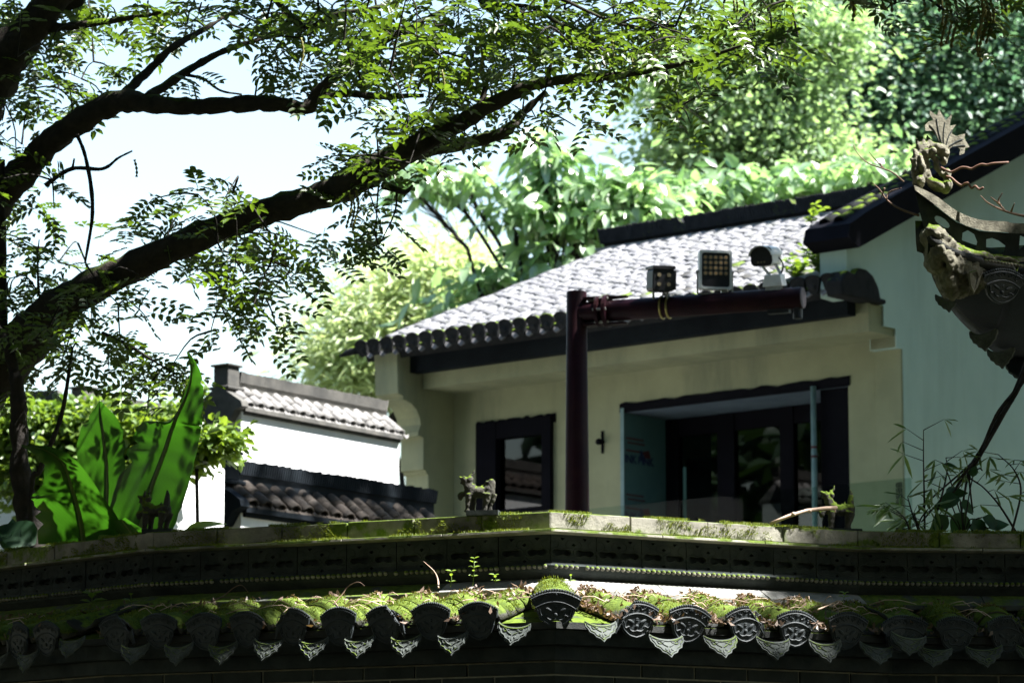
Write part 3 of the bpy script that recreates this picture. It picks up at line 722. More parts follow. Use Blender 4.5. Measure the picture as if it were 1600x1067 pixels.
def door_px(px, off): return hs(px, off, 720)
DO = -.62
dr = MB(); 
e = [door_px(q, DO) for q in (1040, 1062, 1124, 1150, 1222, 1243, 1300, 1345)]
hbox(dr, e[1], e[0] + .05, DO - .05, DO + .03, ZF, DT - .062); hbox(dr, e[3], e[2], DO - .05, DO + .03, ZF, DT - .062); hbox(dr, e[5], e[4], DO - .05, DO + .03, ZF, DT - .062); hbox(dr, e[7], e[6], DO - .05, DO + .03, ZF, DT - .062)
hbox(dr, e[7], e[0] + .05, DO - .04, DO + .02, DT - .22, DT - .063); hbox(dr, e[7], e[0] + .05, DO - .04, DO + .02, ZF, ZF + .12)
door = dr.build('door', BLACKFRAME, house)
for a, b in ((2, 1), (4, 3), (6, 5)):
    m = MB(); hbox(m, e[a], e[b], DO - .012, DO - .004, ZF + .12, DT - .22); m.build('pane', GLASS_D, door)
hh = e[0] - .01
for z in (5.55, 5.78): m = MB(); hbox(m, hh - .012, hh + .012, DO + .031, DO + .05, z, z + .10); m.build('hinge', PIPE, door)
m = MB(); hs_ = (e[2] + e[3]) / 2; hbox(m, hs_ - .015, hs_ + .015, DO + .031, DO + .08, 4.95, 5.12); m.build('handle', METAL, door)
m = MB(); hbox(m, d0 - .02, hs(1279, .0), -.06, -.03, ZF, DT - .02); m.build('dark_panel', BLACKFRAME, house)
s_p = hs(1272, .03, 700); m = MB(); m.tube([HW(s_p, .03, ZF), HW(s_p, .03, DT - .03)], .024, 10); pp = m.build('plastic_pipe', PIPE, house, True)
for z in (5.52, 5.60): m = MB(); m.tube([HW(s_p, .03, z), HW(s_p, .03, z + .02)], .026, 10); m.build('pipe_print', INKR, pp)
m = MB(); sb, zb = HP(942, 691, 0); m.tube([HW(sb, .0, zb), HW(sb, .05, zb)], .022, 8); m.ball(HW(sb, .06, zb), .03, 8, 6); hbox(m, sb - .012, sb + .012, 0, .012, zb - .10, zb + .10); m.build('wall_bolt', BLACKFRAME, house)
# four small stencilled characters on the end pier
m = MB(); sc_, _ = HP(1405, 765, .02); 
for r_ in range(4):
    s0 = sc_; z0 = HP(1405, 757 + r_ * 9, .02)[1]
    for a, b, c_, d_ in ((-.03, .03, .012, .018), (-.03, .03, -.004, .002), (-.03, .03, -.020, -.014), (-.004, .004, -.022, .02), (-.03, -.023, -.02, .018), (.022, .03, -.02, .018)):
        hbox(m, s0 + a, s0 + b, .021, .0235, z0 + c_, z0 + d_)
m.build('stencil', INKB, house)
# roof
EO, EZ, RO, RZ = .78, 6.80, -2.9, 8.26
RL = math.hypot(EO - RO, RZ - EZ); RA = math.atan2(RZ - EZ, EO - RO)
SLF = 3.72
def RW(s, q, lift=0):
    o = EO - q * math.cos(RA) + 0; z = EZ + q * math.sin(RA)
    return HW(s, o + lift * math.sin(RA) * 1, z + lift * math.cos(RA))
m = MB(); m.hexa([RW(a, b, c) for c in (-.10, 0) for a, b in ((S_R + .1, 0), (SLF, 0), (SLF, RL), (S_R + .1, RL))]); roof = m.build('roof', EAVE_TILE, house)
m = MB(); m.hexa([HW(a, b, c) for (c, bb) in ((6.2, 0), (8.1, 1)) for a, b in ((S_R + .05, -6.5 + bb * 3.4), (SLF - .1, -6.5 + bb * 3.4), (SLF - .1, -.28 - bb * 2.5), (S_R + .05, -.28 - bb * 2.5))]); m.build('roof_body', PLASTER, house)
XD = Vector(HN * math.cos(RA) - np.array([0, 0, math.sin(RA)])); YD = Vector(-HU); ZD = XD.cross(YD)
if ZD.z < 0: YD = -YD; ZD = XD.cross(YD)
RT = [barrel(.058, .18, 86, 7, .86, .020).mesh('roof_tile', HOUSE_TILE, True), barrel(.063, .18, 86, 7, .84, .020).mesh('roof_tile', HOUSE_TILE, True)]
RTD = mat('roof_tile_dark', (.09, .085, .08), (.045, .045, .042), 13, .85, .4); RTM = mat('roof_tile_mossy', (.17, .17, .15), (.09, .09, .08), 13, .85, .4, moss=.5)
RT += [barrel(.060, .18, 86, 7, .85, .020).mesh('roof_tile', RTD, True), barrel(.060, .18, 86, 7, .85, .020).mesh('roof_tile', RTM, True)]
PITCH_T = .157; CRS = .122; ncol = int((SLF + 1.30) / PITCH_T); ncr = int(RL / CRS)
cand = []
for a in range(ncol + 1):
    for b in range(ncr + 1):
        s = SLF - .07 - a * PITCH_T; q = RL - .06 - b * CRS
        if q < -.02: continue
        cand.append((s, q, b))
# nearest three hundred as single pieces, the rest joined
cand.sort(key=lambda c: np.linalg.norm(RW(c[0], c[1]) - np.array([1.6, 27, 7.2])))
rest = MB(); rest_v = []; rest_f = []
tmpl = RT[0]; tvv = np.array([tuple(v.co) for v in tmpl.vertices]); tff = [tuple(p.vertices) for p in tmpl.polygons]; nb0 = 0
for k, (s, q, b) in enumerate(cand):
    j = random.gauss(0, .045); X2 = (XD + YD * j).normalized(); Z2 = (ZD + XD * random.uniform(.07, .15)).normalized(); Y2 = Z2.cross(X2).normalized(); Z2 = X2.cross(Y2)
    o = RW(s + random.uniform(-.008, .008), q + .10 + random.uniform(-.015, .015), .028 + random.uniform(0, .012)); M_ = fmat(X2, Y2, Z2, o)
    if k < 300: link('roof_tile', RT[random.choices((0, 1, 2, 3), (5, 5, 1.3, 1.5))[0]], roof, M_)
    else:
        A = np.array(M_); rest_v.append(tvv @ A[:3, :3].T + A[:3, 3]); rest_f += [tuple(i + nb0 for i in f) for f in tff]; nb0 += len(tvv)
me = bpy.data.meshes.new('further_roof_tiles'); me.from_pydata([tuple(p) for p in np.vstack(rest_v)], [], rest_f); me.materials.append(HOUSE_TILE)
me.polygons.foreach_set('use_smooth', np.ones(len(me.polygons), bool)); tag(link('further_roof_tiles', me, roof), kind='stuff')
# eave ends: dark hooded tile ends and small drips between
def eave_end():
    m = MB(); fr = lambda x, y, d: (x, y, d)
    m.prism([arc(0, -.02, .098, .05, 170, 10, 8) + [(.078, -.055), (.060, -.11), (.036, -.135), (-.036, -.135), (-.060, -.11), (-.078, -.055)]], fr, -.02, .012)
    m.tube([(x, y, .012) for x, y in arc(0, -.02, .098, .05, 170, 10, 8)], .009, 5); m.ball((0, -.075, .01), (.045, .035, .014), 8, 5); return m.mesh('eave_tile_end', EAVE_TILE)
EE = eave_end()
def eave_drip():
    m = MB(); fr = lambda x, y, d: (x, y, d)
    m.prism([arc(0, .03, .075, .034, 205, 335, 7) + [(.066, -.01), (.045, -.045), (0, -.07), (-.045, -.045), (-.066, -.01)]], fr, -.012, 0); return m.mesh('eave_drip', HOUSE_TILE)
ED = eave_drip()
for a in range(int((SLF - .07 - S_R) / PITCH_T) + 1):
    s = SLF - .07 - a * PITCH_T; th = R(-12 + random.uniform(-9, 9)); N = Vector(HN); Zf = N * math.cos(th) + Vector((0, 0, math.sin(th))); Xf = Vector(-HU); 
    if Zf.cross(Xf).z < 0: Xf = -Xf
    rl = R(random.uniform(-7, 7)); Yf = Zf.cross(Xf); Xr = Xf * math.cos(rl) + Yf * math.sin(rl); Yr = Zf.cross(Xr)
    link('eave_tile_end', EE, roof, fmat(Xr * .76, Yr * .92, Zf, RW(s, -.10, .10)))
    th = R(28); Zf = N * math.cos(th) + Vector((0, 0, math.sin(th))); Yr = Zf.cross(Xf)
    link('eave_drip', ED, roof, fmat(Xf * .72, Yr * .85, Zf, RW(s - PITCH_T / 2, -.085, .0)))
# rounded end of the eave and corner tip
m = MB(); m.prism([[(.95, 6.68), (.97, 6.80), (.88, 6.90), (.78, 6.88), (.72, 6.94), (.60, 6.94), (.50, 6.90), (.43, 6.82), (.40, 6.73), (.32, 6.73), (.32, 6.685)]], lambda x, y, d: HW(S_R - d, x, y), -.10, .07); m.build('eave_end_block', EAVE_TILE, house, bevel=.02)
m = MB(); m.tube([HW(SLF - .1, .80, 6.83), HW(SLF + .05, .90, 6.80), HW(SLF + .14, .97, 6.75)], [.05, .04, .012], 7); m.build('corner_tip', EAVE_TILE, roof, True)
# ridge: pale bedding course and tiles set on edge
m = MB(); hbox(m, S_R + .1, 3.86, RO - .10, RO + .10, RZ - .03, RZ + .055); m.build('ridge_bed', LIME, roof)
m = MB(); hbox(m, S_R + .1, 3.80, RO - .055, RO + .055, RZ + .056, RZ + .10); m.build('ridge_base', EAVE_TILE, roof)
n_r = int((3.8 + 1.6) / .03); rm = MB()
for k in range(n_r):
    s = 3.8 - k * .03; ln = .05 if (k // 9) % 5 != 3 else .11
    h = .155 + random.uniform(-.008, .008)
    rm.hexa([HW(s + a + (c * ln), b, RZ + .095 + c * h) for c in (0, 1) for a, b in ((0, RO - .09), (.021, RO - .09), (.021, RO + .09), (0, RO + .09))])
tag(rm.build('ridge_tiles', EAVE_TILE, roof), kind='stuff')
# weeds on the roof
def sprig(name, label, loc, n, h, leaf, lmat, cat='plant', group=None, spread=1.0):
    t = thing(name, loc, label, cat, group); sm = MB(); L = []; Dv = []
    for k in range(n):
        a = random.uniform(0, 6.28); rr = random.uniform(.1, .5) * h * spread; H = h * random.uniform(.55, 1)
        pth = [Vector(loc) + Vector((math.cos(a) * rr * s * s, math.sin(a) * rr * s * s, H * s)) for s in (0, .35, .7, 1)]
        sm.tube(pth, [h * .016, h * .014, h * .011, h * .006], 4)
        for s in np.linspace(.3, 1, 5):
            p = pth[0].lerp(pth[3], s); p.x = loc[0] + math.cos(a) * rr * s * s; p.y = loc[1] + math.sin(a) * rr * s * s
            for sg in (0, math.pi): L.append(tuple(p)); b_ = a + 1.57 + sg + random.uniform(-.5, .5) + s * 5; Dv.append((math.cos(b_), math.sin(b_), random.uniform(0, .5)))
    sm.build('stem', lmat, t, True); L = np.array(L); Dv = np.array(Dv)
    v, f = scatter(leaf[0], leaf[1], frames(Dv, np.tile([0, 0, 1.], (len(L), 1)) + rng.normal(size=(len(L), 3)) * .2, .7 + .5 * rng.random(len(L))), L)
    tag(link('foliage', fast_mesh('foliage', v, f, lmat), t), kind='stuff'); return t
for px, py, q, n, h, lb in ((1245, 432, .18, 9, .22, 'low'), (1285, 425, .22, 12, .3, 'bushy'), (1312, 415, .30, 10, .3, 'tall'), (1268, 348, 3.3, 3, .2, 'lone')):
    o_ = EO - q * math.cos(RA); s_, z_ = HP(px, py, o_)
    sprig('roof_weed', {'low': 'low bright weed on the eave right of the camera lamp', 'bushy': 'bushy bright green weed on the roof eave above the end of the arm', 'tall': 'tallest green weed on the roof against the white gable', 'lone': 'lone small sprout just under the roof ridge'}[lb], tuple(RW(s_, q, .05)), n, h, leaflet(.075, .042), LF_SPROUT, group='weeds on the house roof', spread=1.6)
# ------------------------------------------------------------------ glass railing of the balcony
gr = thing('glass_railing', HW(0, .9, ZF), 'clear glass railing along the balcony of the cream house', 'railing')
g0, g1 = -2.3, 1.15
for k in range(3):
    a = g0 + (g1 - g0) * k / 3 + .008; b = g0 + (g1 - g0) * (k + 1) / 3 - .008
    m = MB(); hbox(m, a, b, .895, .907, ZF + .06, 5.14); m.build('glass_pane', GLASS_R, gr)
m = MB(); hbox(m, g0, g1, .87, .93, ZF + .002, ZF + .08); m.build('base_rail', METAL, gr)
# raised gable end of the house, facing right
VT = barrel(.064, .20, 82, 7, .88, .014).mesh('verge_tile', EAVE_TILE, True)
def GW(x, y, d): return HW(S_R - d, x, y)
gl = lambda x, dz=0: 7.086 + (.80 - x) * math.tan(R(25.3)) + dz
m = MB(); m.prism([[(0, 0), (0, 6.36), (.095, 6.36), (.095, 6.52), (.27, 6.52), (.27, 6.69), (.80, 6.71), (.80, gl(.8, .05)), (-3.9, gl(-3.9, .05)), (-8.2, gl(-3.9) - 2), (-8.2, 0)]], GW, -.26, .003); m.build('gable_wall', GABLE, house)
m = MB(); m.prism([[(.80, gl(.80)), (.96, gl(.96, .14)), (.92, gl(.92, .24)), (.60, gl(.60, .265)), (-3.9, gl(-3.9, .265)), (-3.9, gl(-3.9, 0))]], GW, -.32, .13); vb_ = m.build('verge', BLACKFRAME, house)
for k in range(26):
    x = .62 - k * .175; xd = Vector(HN * math.cos(R(25.3)) - np.array([0, 0, math.sin(R(25.3))])); yd = Vector(HU); zd = xd.cross(yd)
    if zd.z < 0: yd = -yd; zd = xd.cross(yd)
    for dd in (-.06, -.20): link('verge_tile', VT, vb_, fmat(xd, (yd + xd * random.uniform(-.05, .05)).normalized(), zd, GW(x, gl(x, .235), dd)))
# ------------------------------------------------------------------ lamp post with arm
pole_b = P(902, 800, 22.2)
lp = thing('light_pole', (pole_b[0], pole_b[1], 0), 'maroon steel post with a horizontal pipe arm in front of the house', 'lamp post')
pt = P(902, 456, 22.2); m = MB(); m.tube([(pole_b[0], pole_b[1], 0), (pole_b[0], pole_b[1], pole_b[2]), (pole_b[0], pole_b[1], pt[2])], [.088, .078, .064], 24); m.build('post', POLE, lp, True, bevel=.004)
a0 = Vector(P(906, 489, 22.2)); a1 = Vector(P(1254, 463, 21.68)); a1.z = a0.z + .005; ad = (a1 - a0).normalized(); an = ad.cross(Vector((0, 0, 1))).normalized(); au = Vector((0, 0, 1))
m = MB(); m.tube([a0, a1], .068, 24); m.build('arm', POLE, lp, True, bevel=.003)
m = MB(); m.tube([a1 + ad * .0005, a1 + ad * .006], .066, 24); m.build('arm_end_cap', CAPG, lp)
ax = lambda px: a0 + ad * ((Vector(P(px, 475, 22)).x - a0.x) / ad.x)
m = MB(); c = ax(950); m.tube([c - ad * .012, c + ad * .012], .105, 20); c2 = ax(938); m.tube([c2 - ad * .01, c2 + ad * .01], .10, 20); m.build('flange', POLE, lp)
m = MB()
for z in (.085, -.085):
    c = ax(944) + au * z; m.hexa([c + ad * a + an * b + au * h for h in (-.006, .006) for a, b in ((-.12, -.06), (.16, -.02), (.16, .02), (-.12, .06))])
m.build('gusset', POLE, lp)
m = MB()
for k in range(6):
    th = R(60 * k); c = ax(944) + an * (.088 * math.cos(th)) + au * (.088 * math.sin(th)); m.tube([c - ad * .045, c + ad * .045], .009, 6)
m.build('bolts', METAL, lp)
m = MB(); c = ax(1240); m.tube([c - au * .06, c - au * .13], .03, 12); m.build('cable_gland', BLACKM, lp); m = MB(); c = ax(1212); m.box(c - au * .075, .14, .05, .03, (ad, an, au)); m.build('cable_clip', BLACKM, lp)
tcam = (Vector((0, 0, 1.6)) - ax(1100)).normalized()
def rframe(yaw, pitch):
    f_ = Vector((math.sin(yaw), -math.cos(yaw), 0)); r_ = Vector((math.cos(yaw), math.sin(yaw), 0)); u_ = Vector((0, 0, 1))
    f2 = f_ * math.cos(pitch) - u_ * math.sin(pitch); u2 = u_ * math.cos(pitch) + f_ * math.sin(pitch); return r_, f2, u2
def rrect(wd, ht, r, k=4):
    L = []
    for cx, cy, a in ((wd / 2 - r, ht / 2 - r, 0), (-wd / 2 + r, ht / 2 - r, 90), (-wd / 2 + r, -ht / 2 + r, 180), (wd / 2 - r, -ht / 2 + r, 270)): L += arc(cx, cy, r, r, a, a + 90, k)
    return L
# small square lamp
def place(px, py, Y, yaw, pitch): r_, f_, u_ = rframe(yaw, pitch); c = Vector(P(px, py, Y)); return c, r_, f_, u_, (lambda x, y, d: c + r_ * x + u_ * y + f_ * d)
c, r_, f_, u_, fr = place(1037, 437, 21.85, R(14), R(6))
t = thing('spot_lamp', ax(1040) + au * .07, 'small square four-lens spotlight clamped to the arm, left of the white panel', 'floodlight')
m = MB(); m.prism([rrect(.145, .145, .022)], fr, -.14, 0); m.build('housing', BLACKM, t, bevel=.004)
m = MB(); m.prism([rrect(.135, .135, .02)], fr, .0005, .006); m.build('face', BLACKM, t)
m = MB(); m.prism([rrect(.15, .02, .006)], lambda x, y, d: fr(x, y + .078, d), -.16, .012); m.prism([rrect(.01, .12, .004)], lambda x, y, d: fr(x + .078, y, d), -.15, 0); m.build('hood', BLACKM, t)
for x in (-.032, .032):
    for y in (-.03, .03): m = MB(); m.tube([fr(x, y, .004), fr(x, y, .011)], .013, 10); m.build('lens', LENS, t)
m = MB(); b0 = ax(1040)
for x in (-.045, .045): m.tube([fr(x, -.065, -.07), fr(x, -.12, -.07)], .008, 6)
m.tube([fr(.03, -.08, -.12), fr(.11, -.13, -.05)], .009, 6); m.build('bracket', METAL, t)
m = MB()
for dx in (-.022, .022): m.tube([b0 + ad * dx + an * (.0715 * math.cos(q)) + au * (.0715 * math.sin(q)) for q in np.linspace(0, 6.283, 21)], .007, 5)
m.build('clamp', BRASS, t)
# LED panel
c, r_, f_, u_, fr = place(1118, 422, 21.85, R(8), R(2))
t = thing('flood_panel', ax(1120) + au * .07, 'white-framed rectangular floodlight with a grid of round lenses', 'floodlight')
m = MB(); m.prism([rrect(.208, .248, .012)], fr, -.05, 0); m.build('housing', WHITEM, t, bevel=.003)
m = MB(); m.prism([rrect(.208, .248, .012), rrect(.180, .218, .018)[::-1]], fr, .0005, .012); m.build('bezel', WHITEM, t, bevel=.002)
m = MB(); m.prism([rrect(.178, .216, .018)], fr, .0006, .004); m.build('face', BLACKM, t)
for r2 in range(4):
    for k in range(5):
        x = -.066 + k * .033; y = .080 - r2 * .034; m = MB(); m.tube([fr(x, y, .003), fr(x, y, .009)], .0135, 12); le = m.build('lens', LENS, t)
        m = MB(); m.tube([fr(x, y, .0092), fr(x, y, .0105)], .0045, 8); m.build('chip', LEDC, le)
m = MB()
for x in (-.112, .112): m.tube([fr(x, -.01, -.02), fr(x, -.15, -.02)], .006, 6); m.ball(fr(x, -.01, -.02), .012, 6, 5)
m.tube([fr(-.112, -.15, -.02), fr(.112, -.15, -.02)], .007, 6); m.box(c - u_ * .145 + f_ * -.02 + r_ * .055, .03, .03, .05, (r_, f_, u_)); m.build('bracket', METAL, t)
# bullet lamp
c, r_, f_, u_, fr = place(1190, 401, 21.75, R(-22), R(10))
t = thing('hooded_lamp', ax(1205) + au * .07, 'white hooded bullet lamp with black face near the end of the arm', 'floodlight')
m = MB(); m.prism([rrect(.135, .118, .03)], fr, -.20, -.002); m.build('housing', WHITEM, t, bevel=.008)
m = MB(); m.prism([rrect(.138, .121, .03)], fr, -.001, .012); m.build('face', BLACKM, t)
m = MB(); m.prism([arc(0, .0, .078, .07, 175, 5, 10) + arc(0, 0, .072, .064, 5, 175, 10)], fr, -.22, .035); m.build('hood', WHITEM, t)
for x in (-.02, .0, .02): m = MB(); m.tube([fr(x, -.035, .011), fr(x, -.035, .016)], .006, 8); m.build('lens', LENS, t)
m = MB(); cb = ax(1206) + au * .105; m.hexa([cb + r_ * (a * .065 * (1 - .2 * h)) + f_ * (b * .05) + au * (.075 * h - .02) for h in (0, 1) for a, b in ((-1, -1), (1, -1), (1, 1), (-1, 1))]); m.build('mount', WHITEM, t, bevel=.004)
m = MB(); m.tube([cb + au * .05 - r_ * .03, fr(-.03, -.06, -.10)], .010, 6); m.tube([cb + au * .05 + r_ * .04, fr(.05, -.05, -.12)], .010, 6); m.box(cb - au * .035, .10, .08, .03, (r_, f_, au)); m.build('bracket', METAL, t)
m = MB(); m.tube([tuple(p) for p in cr([fr(.06, 0, -.15), fr(.10, -.06, -.12), fr(.09, -.14, -.08), tuple(ax(1220) + au * .07)], 5)], .006, 6); m.build('cable', BLACKM, t, True)

# ------------------------------------------------------------------ walls at the left
def coped_wall(name, label, p0, p1, ztop, wmat, tile_mat, ridge_mat, scale=1.0, below=None, post=True, front=1):
    """white wall with tiled coping from p0 to p1 (XY of ridge line), ridge top at ztop"""
    p0 = Vector(p0); p1 = Vector(p1); L = (p1 - p0).length; t = (p1 - p0) / L; n_ = Vector((t.y, -t.x)) * front
    if n_.y > 0: n_ = -n_
    th = thing(name, (p0.x, p0.y, 0), label, 'wall')
    q = lambda s, d, z: Vector((p0.x + t.x * s + n_.x * d, p0.y + t.y * s + n_.y * d, ztop + z))
    def bx(mb, s0, s1, d0_, d1_, z0, z1): return mb.hexa([q(a, b, c) for c in (z0, z1) for a, b in ((s0, d0_), (s1, d0_), (s1, d1_), (s0, d1_))])
    k = scale
    m = MB(); bx(m, 0, L, -.25 * k, .25 * k, -ztop, -.50 * k); m.build('wall_face', wmat, th)
    m = MB(); bx(m, 0, L, -.315 * k, .315 * k, -.50 * k, -.455 * k); bx(m, .02, L, -.28 * k, .28 * k, -.535 * k, -.502 * k); m.build('corbel_course', ridge_mat, th)
    m = MB(); m.prism([[(-.30 * k, -.44 * k), (0, -.20 * k), (.30 * k, -.44 * k), (.30 * k, -.452 * k), (-.30 * k, -.452 * k)]], lambda x, y, d: q(d, x, y), 0, L); m.build('coping_bed', tile_mat, th)
    m = MB(); bx(m, .1 * k, L, -.05 * k, .05 * k, -.24 * k, -.13 * k); m.build('ridge_base', ridge_mat, th)
    rm = MB(); s = .18 * k
    while s < L:
        h = .13 * k * random.uniform(.93, 1.05); rm.hexa([q(s + a + c * .03 * k, b, -.13 * k + c * h) for c in (0, 1) for a, b in ((0, -.075 * k), (.023 * k, -.075 * k), (.023 * k, .075 * k), (0, .075 * k))]); s += .03 * k
    tag(rm.build('ridge_tiles', ridge_mat, th), kind='stuff')
    sl_ = math.atan2(.24, .30); X = Vector((n_.x * math.cos(sl_), n_.y * math.cos(sl_), -math.sin(sl_))); Y = Vector((t.x, t.y, 0)); Z = X.cross(Y)
    if Z.z < 0: Y = -Y; Z = X.cross(Y)
    T = barrel(.082 * k, .16 * k, 80, 6, .9, .014).mesh('coping_tile', tile_mat, True); s = .10 * k
    DR = MB(); DR.prism([arc(0, .02 * k, .06 * k, .03 * k, 200, 340, 5) + [(.05 * k, -.02 * k), (0, -.06 * k), (-.05 * k, -.02 * k)]], lambda x, y, d: (x, y, d), -.01, 0); DR = DR.mesh('coping_drip', tile_mat)
    while s < L:
        for j in range(3):
            a = .02 + j * .07; link('coping_tile', T, th, fmat(X, (Y + X * random.uniform(-.06, .06)).normalized(), Z, q(s + random.uniform(-.008, .008), a * k, -.215 * k - a * k * .8 + random.uniform(0, .012))))
        Zf = Vector((n_.x, n_.y, .25)).normalized(); Xf = Vector((t.x, t.y, 0)); Xf = Xf if Zf.cross(Xf).z > 0 else -Xf
        link('coping_drip', DR, th, fmat(Xf, Zf.cross(Xf), Zf, q(s + .095 * k, .300 * k, -.425 * k))); s += .19 * k
    if post:
        m = MB(); bx(m, -.08 * k, .13 * k, -.11 * k, .11 * k, -.20 * k, .03 * k); bx(m, -.11 * k, .16 * k, -.14 * k, .14 * k, .032 * k, .06 * k); bx(m, -.12 * k, .18 * k, -.15 * k, .15 * k, -.24 * k, -.20 * k); m.build('ridge_block', ridge_mat, th, bevel=.01)
    m = MB(); m.prism([[(-.36 * k, -.46 * k), (-.34 * k, -.40 * k), (0, -.19 * k), (.34 * k, -.40 * k), (.36 * k, -.46 * k), (.25 * k, -.5 * k), (.16 * k, -.62 * k), (-.16 * k, -.62 * k), (-.25 * k, -.5 * k)]], lambda x, y, d: q(d, x, y), -.12 * k, -.005 * k); m.build('end_corbel', ridge_mat, th)
    return th
GREYRIDGE = mat('ridge_weathered', (.10, .095, .085), (.04, .04, .038), 6, .9, .4)
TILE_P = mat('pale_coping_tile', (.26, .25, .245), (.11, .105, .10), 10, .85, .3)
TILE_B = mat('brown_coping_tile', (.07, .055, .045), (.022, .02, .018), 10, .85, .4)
def zy(px, py, z): d = PZ(px, py, z); return d[:2]
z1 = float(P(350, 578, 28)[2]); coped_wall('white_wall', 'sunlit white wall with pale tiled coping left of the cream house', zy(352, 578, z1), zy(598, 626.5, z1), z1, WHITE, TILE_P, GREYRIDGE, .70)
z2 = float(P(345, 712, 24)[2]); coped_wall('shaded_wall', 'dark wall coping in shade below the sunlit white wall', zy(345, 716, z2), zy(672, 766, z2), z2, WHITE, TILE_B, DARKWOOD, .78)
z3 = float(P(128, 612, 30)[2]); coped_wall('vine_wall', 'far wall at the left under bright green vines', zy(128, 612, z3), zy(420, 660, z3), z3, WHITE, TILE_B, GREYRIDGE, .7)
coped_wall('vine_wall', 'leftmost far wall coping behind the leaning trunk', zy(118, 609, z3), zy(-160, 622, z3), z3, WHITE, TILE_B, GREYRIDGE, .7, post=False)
m = MB(); a = P(262, 830, 21); b = P(345, 830, 21.6); m.hexa([(q[0] + dx, q[1] + dy, z) for z in (0, float(P(300, 700, 21)[2])) for q, dx, dy in ((a, 0, 0), (b, 0, 0), (b, 0, .25), (a, 0, .25))])
tag(m.build('white_pier', WHITE, None, False, .03), 'blank white pier right of the banana leaves', 'wall')
# ------------------------------------------------------------------ upturned eave corner at the right
EX = np.array([.86, .51, 0]); EN = np.array([.51, -.86, 0]); EP0 = P(1440, 300, 15.0)
def EPL(px, py, off=0):
    d = ray(px, py); t = (off - (CAM - EP0) @ EN) / (d @ EN); return CAM + d * t
ec = thing('pavilion_eave', P(1650, 560, 16.4), 'upturned stone eave corner of a pavilion entering at the right', 'roof')
# hip ridge: curved band, pierced web below it, lower roll
m = MB()
top = cr([(1428, 289), (1462, 306), (1496, 330), (1530, 343), (1570, 346), (1640, 350), (2100, 352)], 5)
bot = cr([(1430, 297), (1458, 318), (1494, 345), (1530, 359), (1570, 363), (1640, 366), (2100, 370)], 5)
m.prism([[tuple(p) for p in top] + [tuple(p) for p in bot[::-1]]], lambda x, y, d: EPL(x, y, d), -.10, .085); m.build('ridge_band', SCULPT, ec, bevel=.008)
holes = [arc(1472, 347, 12, 7, 0, 330, 9), [(1504, 364), (1512, 360), (1522, 366), (1527, 378), (1523, 392), (1510, 384), (1503, 375)], [(1541, 374), (1550, 372), (1560, 376), (1571, 384), (1568, 394), (1556, 400), (1546, 397), (1541, 387)], [(1594, 368), (1603, 372), (1600, 384), (1592, 391)]]
holes[0] = [(x, 347 + (y - 347) + (x - 1472) * .55) for x, y in holes[0]]
m = MB(); m.prism([[(1430, 299), (1458, 320), (1494, 347), (1530, 361), (1570, 364), (1640, 367), (2100, 371), (2100, 410), (1640, 410), (1560, 408), (1530, 402), (1490, 378), (1462, 366), (1445, 362), (1438, 335)]] + [h[::-1] for h in holes], lambda x, y, d: EPL(x, y, d), -.05, .045); m.build('pierced_web', STONE_D, ec, bevel=.004)
# horn: bulging corner bracket
hb = MB()
for px, py, rx, ry, rot in ((1460, 372, 24, 17, 20), (1472, 392, 28, 24, 40), (1490, 412, 36, 30, 40), (1512, 430, 34, 30, 35), (1498, 440, 26, 26, 40), (1462, 400, 18, 30, 0), (1480, 440, 16, 30, -20), (1530, 408, 30, 12, 8), (1560, 411, 40, 8, 3), (1600, 414, 40, 9, 3)):
    k = 15.1 / FPX; hb.ball(EPL(px, py, .03), (rx * k, .12, ry * k), 14, 9, Matrix.Rotation(R(rot), 3, 'Y'))
for px, py in ((1462, 366), (1470, 369), (1480, 374), (1488, 380)): hb.ball(EPL(px, py, .11), (.02, .03, .012), 8, 5)
for k in range(7): a = EPL(1470 + k * 9, 385 + k * 4, .14); b = EPL(1488 + k * 8, 425 + k * 3.5, .13); hb.tube([a, b], [.012, .02], 6)
o = hb.build('corner_bracket', SCULPT, ec, True); r = o.modifiers.new('remesh', 'REMESH'); r.mode = 'VOXEL'; r.voxel_size = .007; r.use_smooth_shade = True
tx2 = bpy.data.textures.new('erosion', 'CLOUDS'); tx2.noise_scale = .032; tx2.noise_depth = 6
dm = o.modifiers.new('erosion', 'DISPLACE'); dm.texture = tx2; dm.strength = .035; dm.mid_level = .5
m = MB(); m.prism([[(1511, 424), (1524, 420), (1533, 432), (1528, 448), (1521, 460), (1514, 445)]], lambda x, y, d: EPL(x, y, d), .14, .17); m.tube([EPL(*p, .172) for p in ((1515, 427), (1525, 424), (1530, 433), (1526, 447), (1521, 456), (1516, 444), (1515, 427))], .006, 5); m.build('leaf_boss', SCULPT, ec)
m = MB()
for k in range(19): p = EPL(1540 + k * 5, 408 + k * .5 + .02 * k * k, .15); m.ball(p, .0095, 6, 5)
tag(m.build('pearl_row', SCULPT, ec, True), kind='stuff')
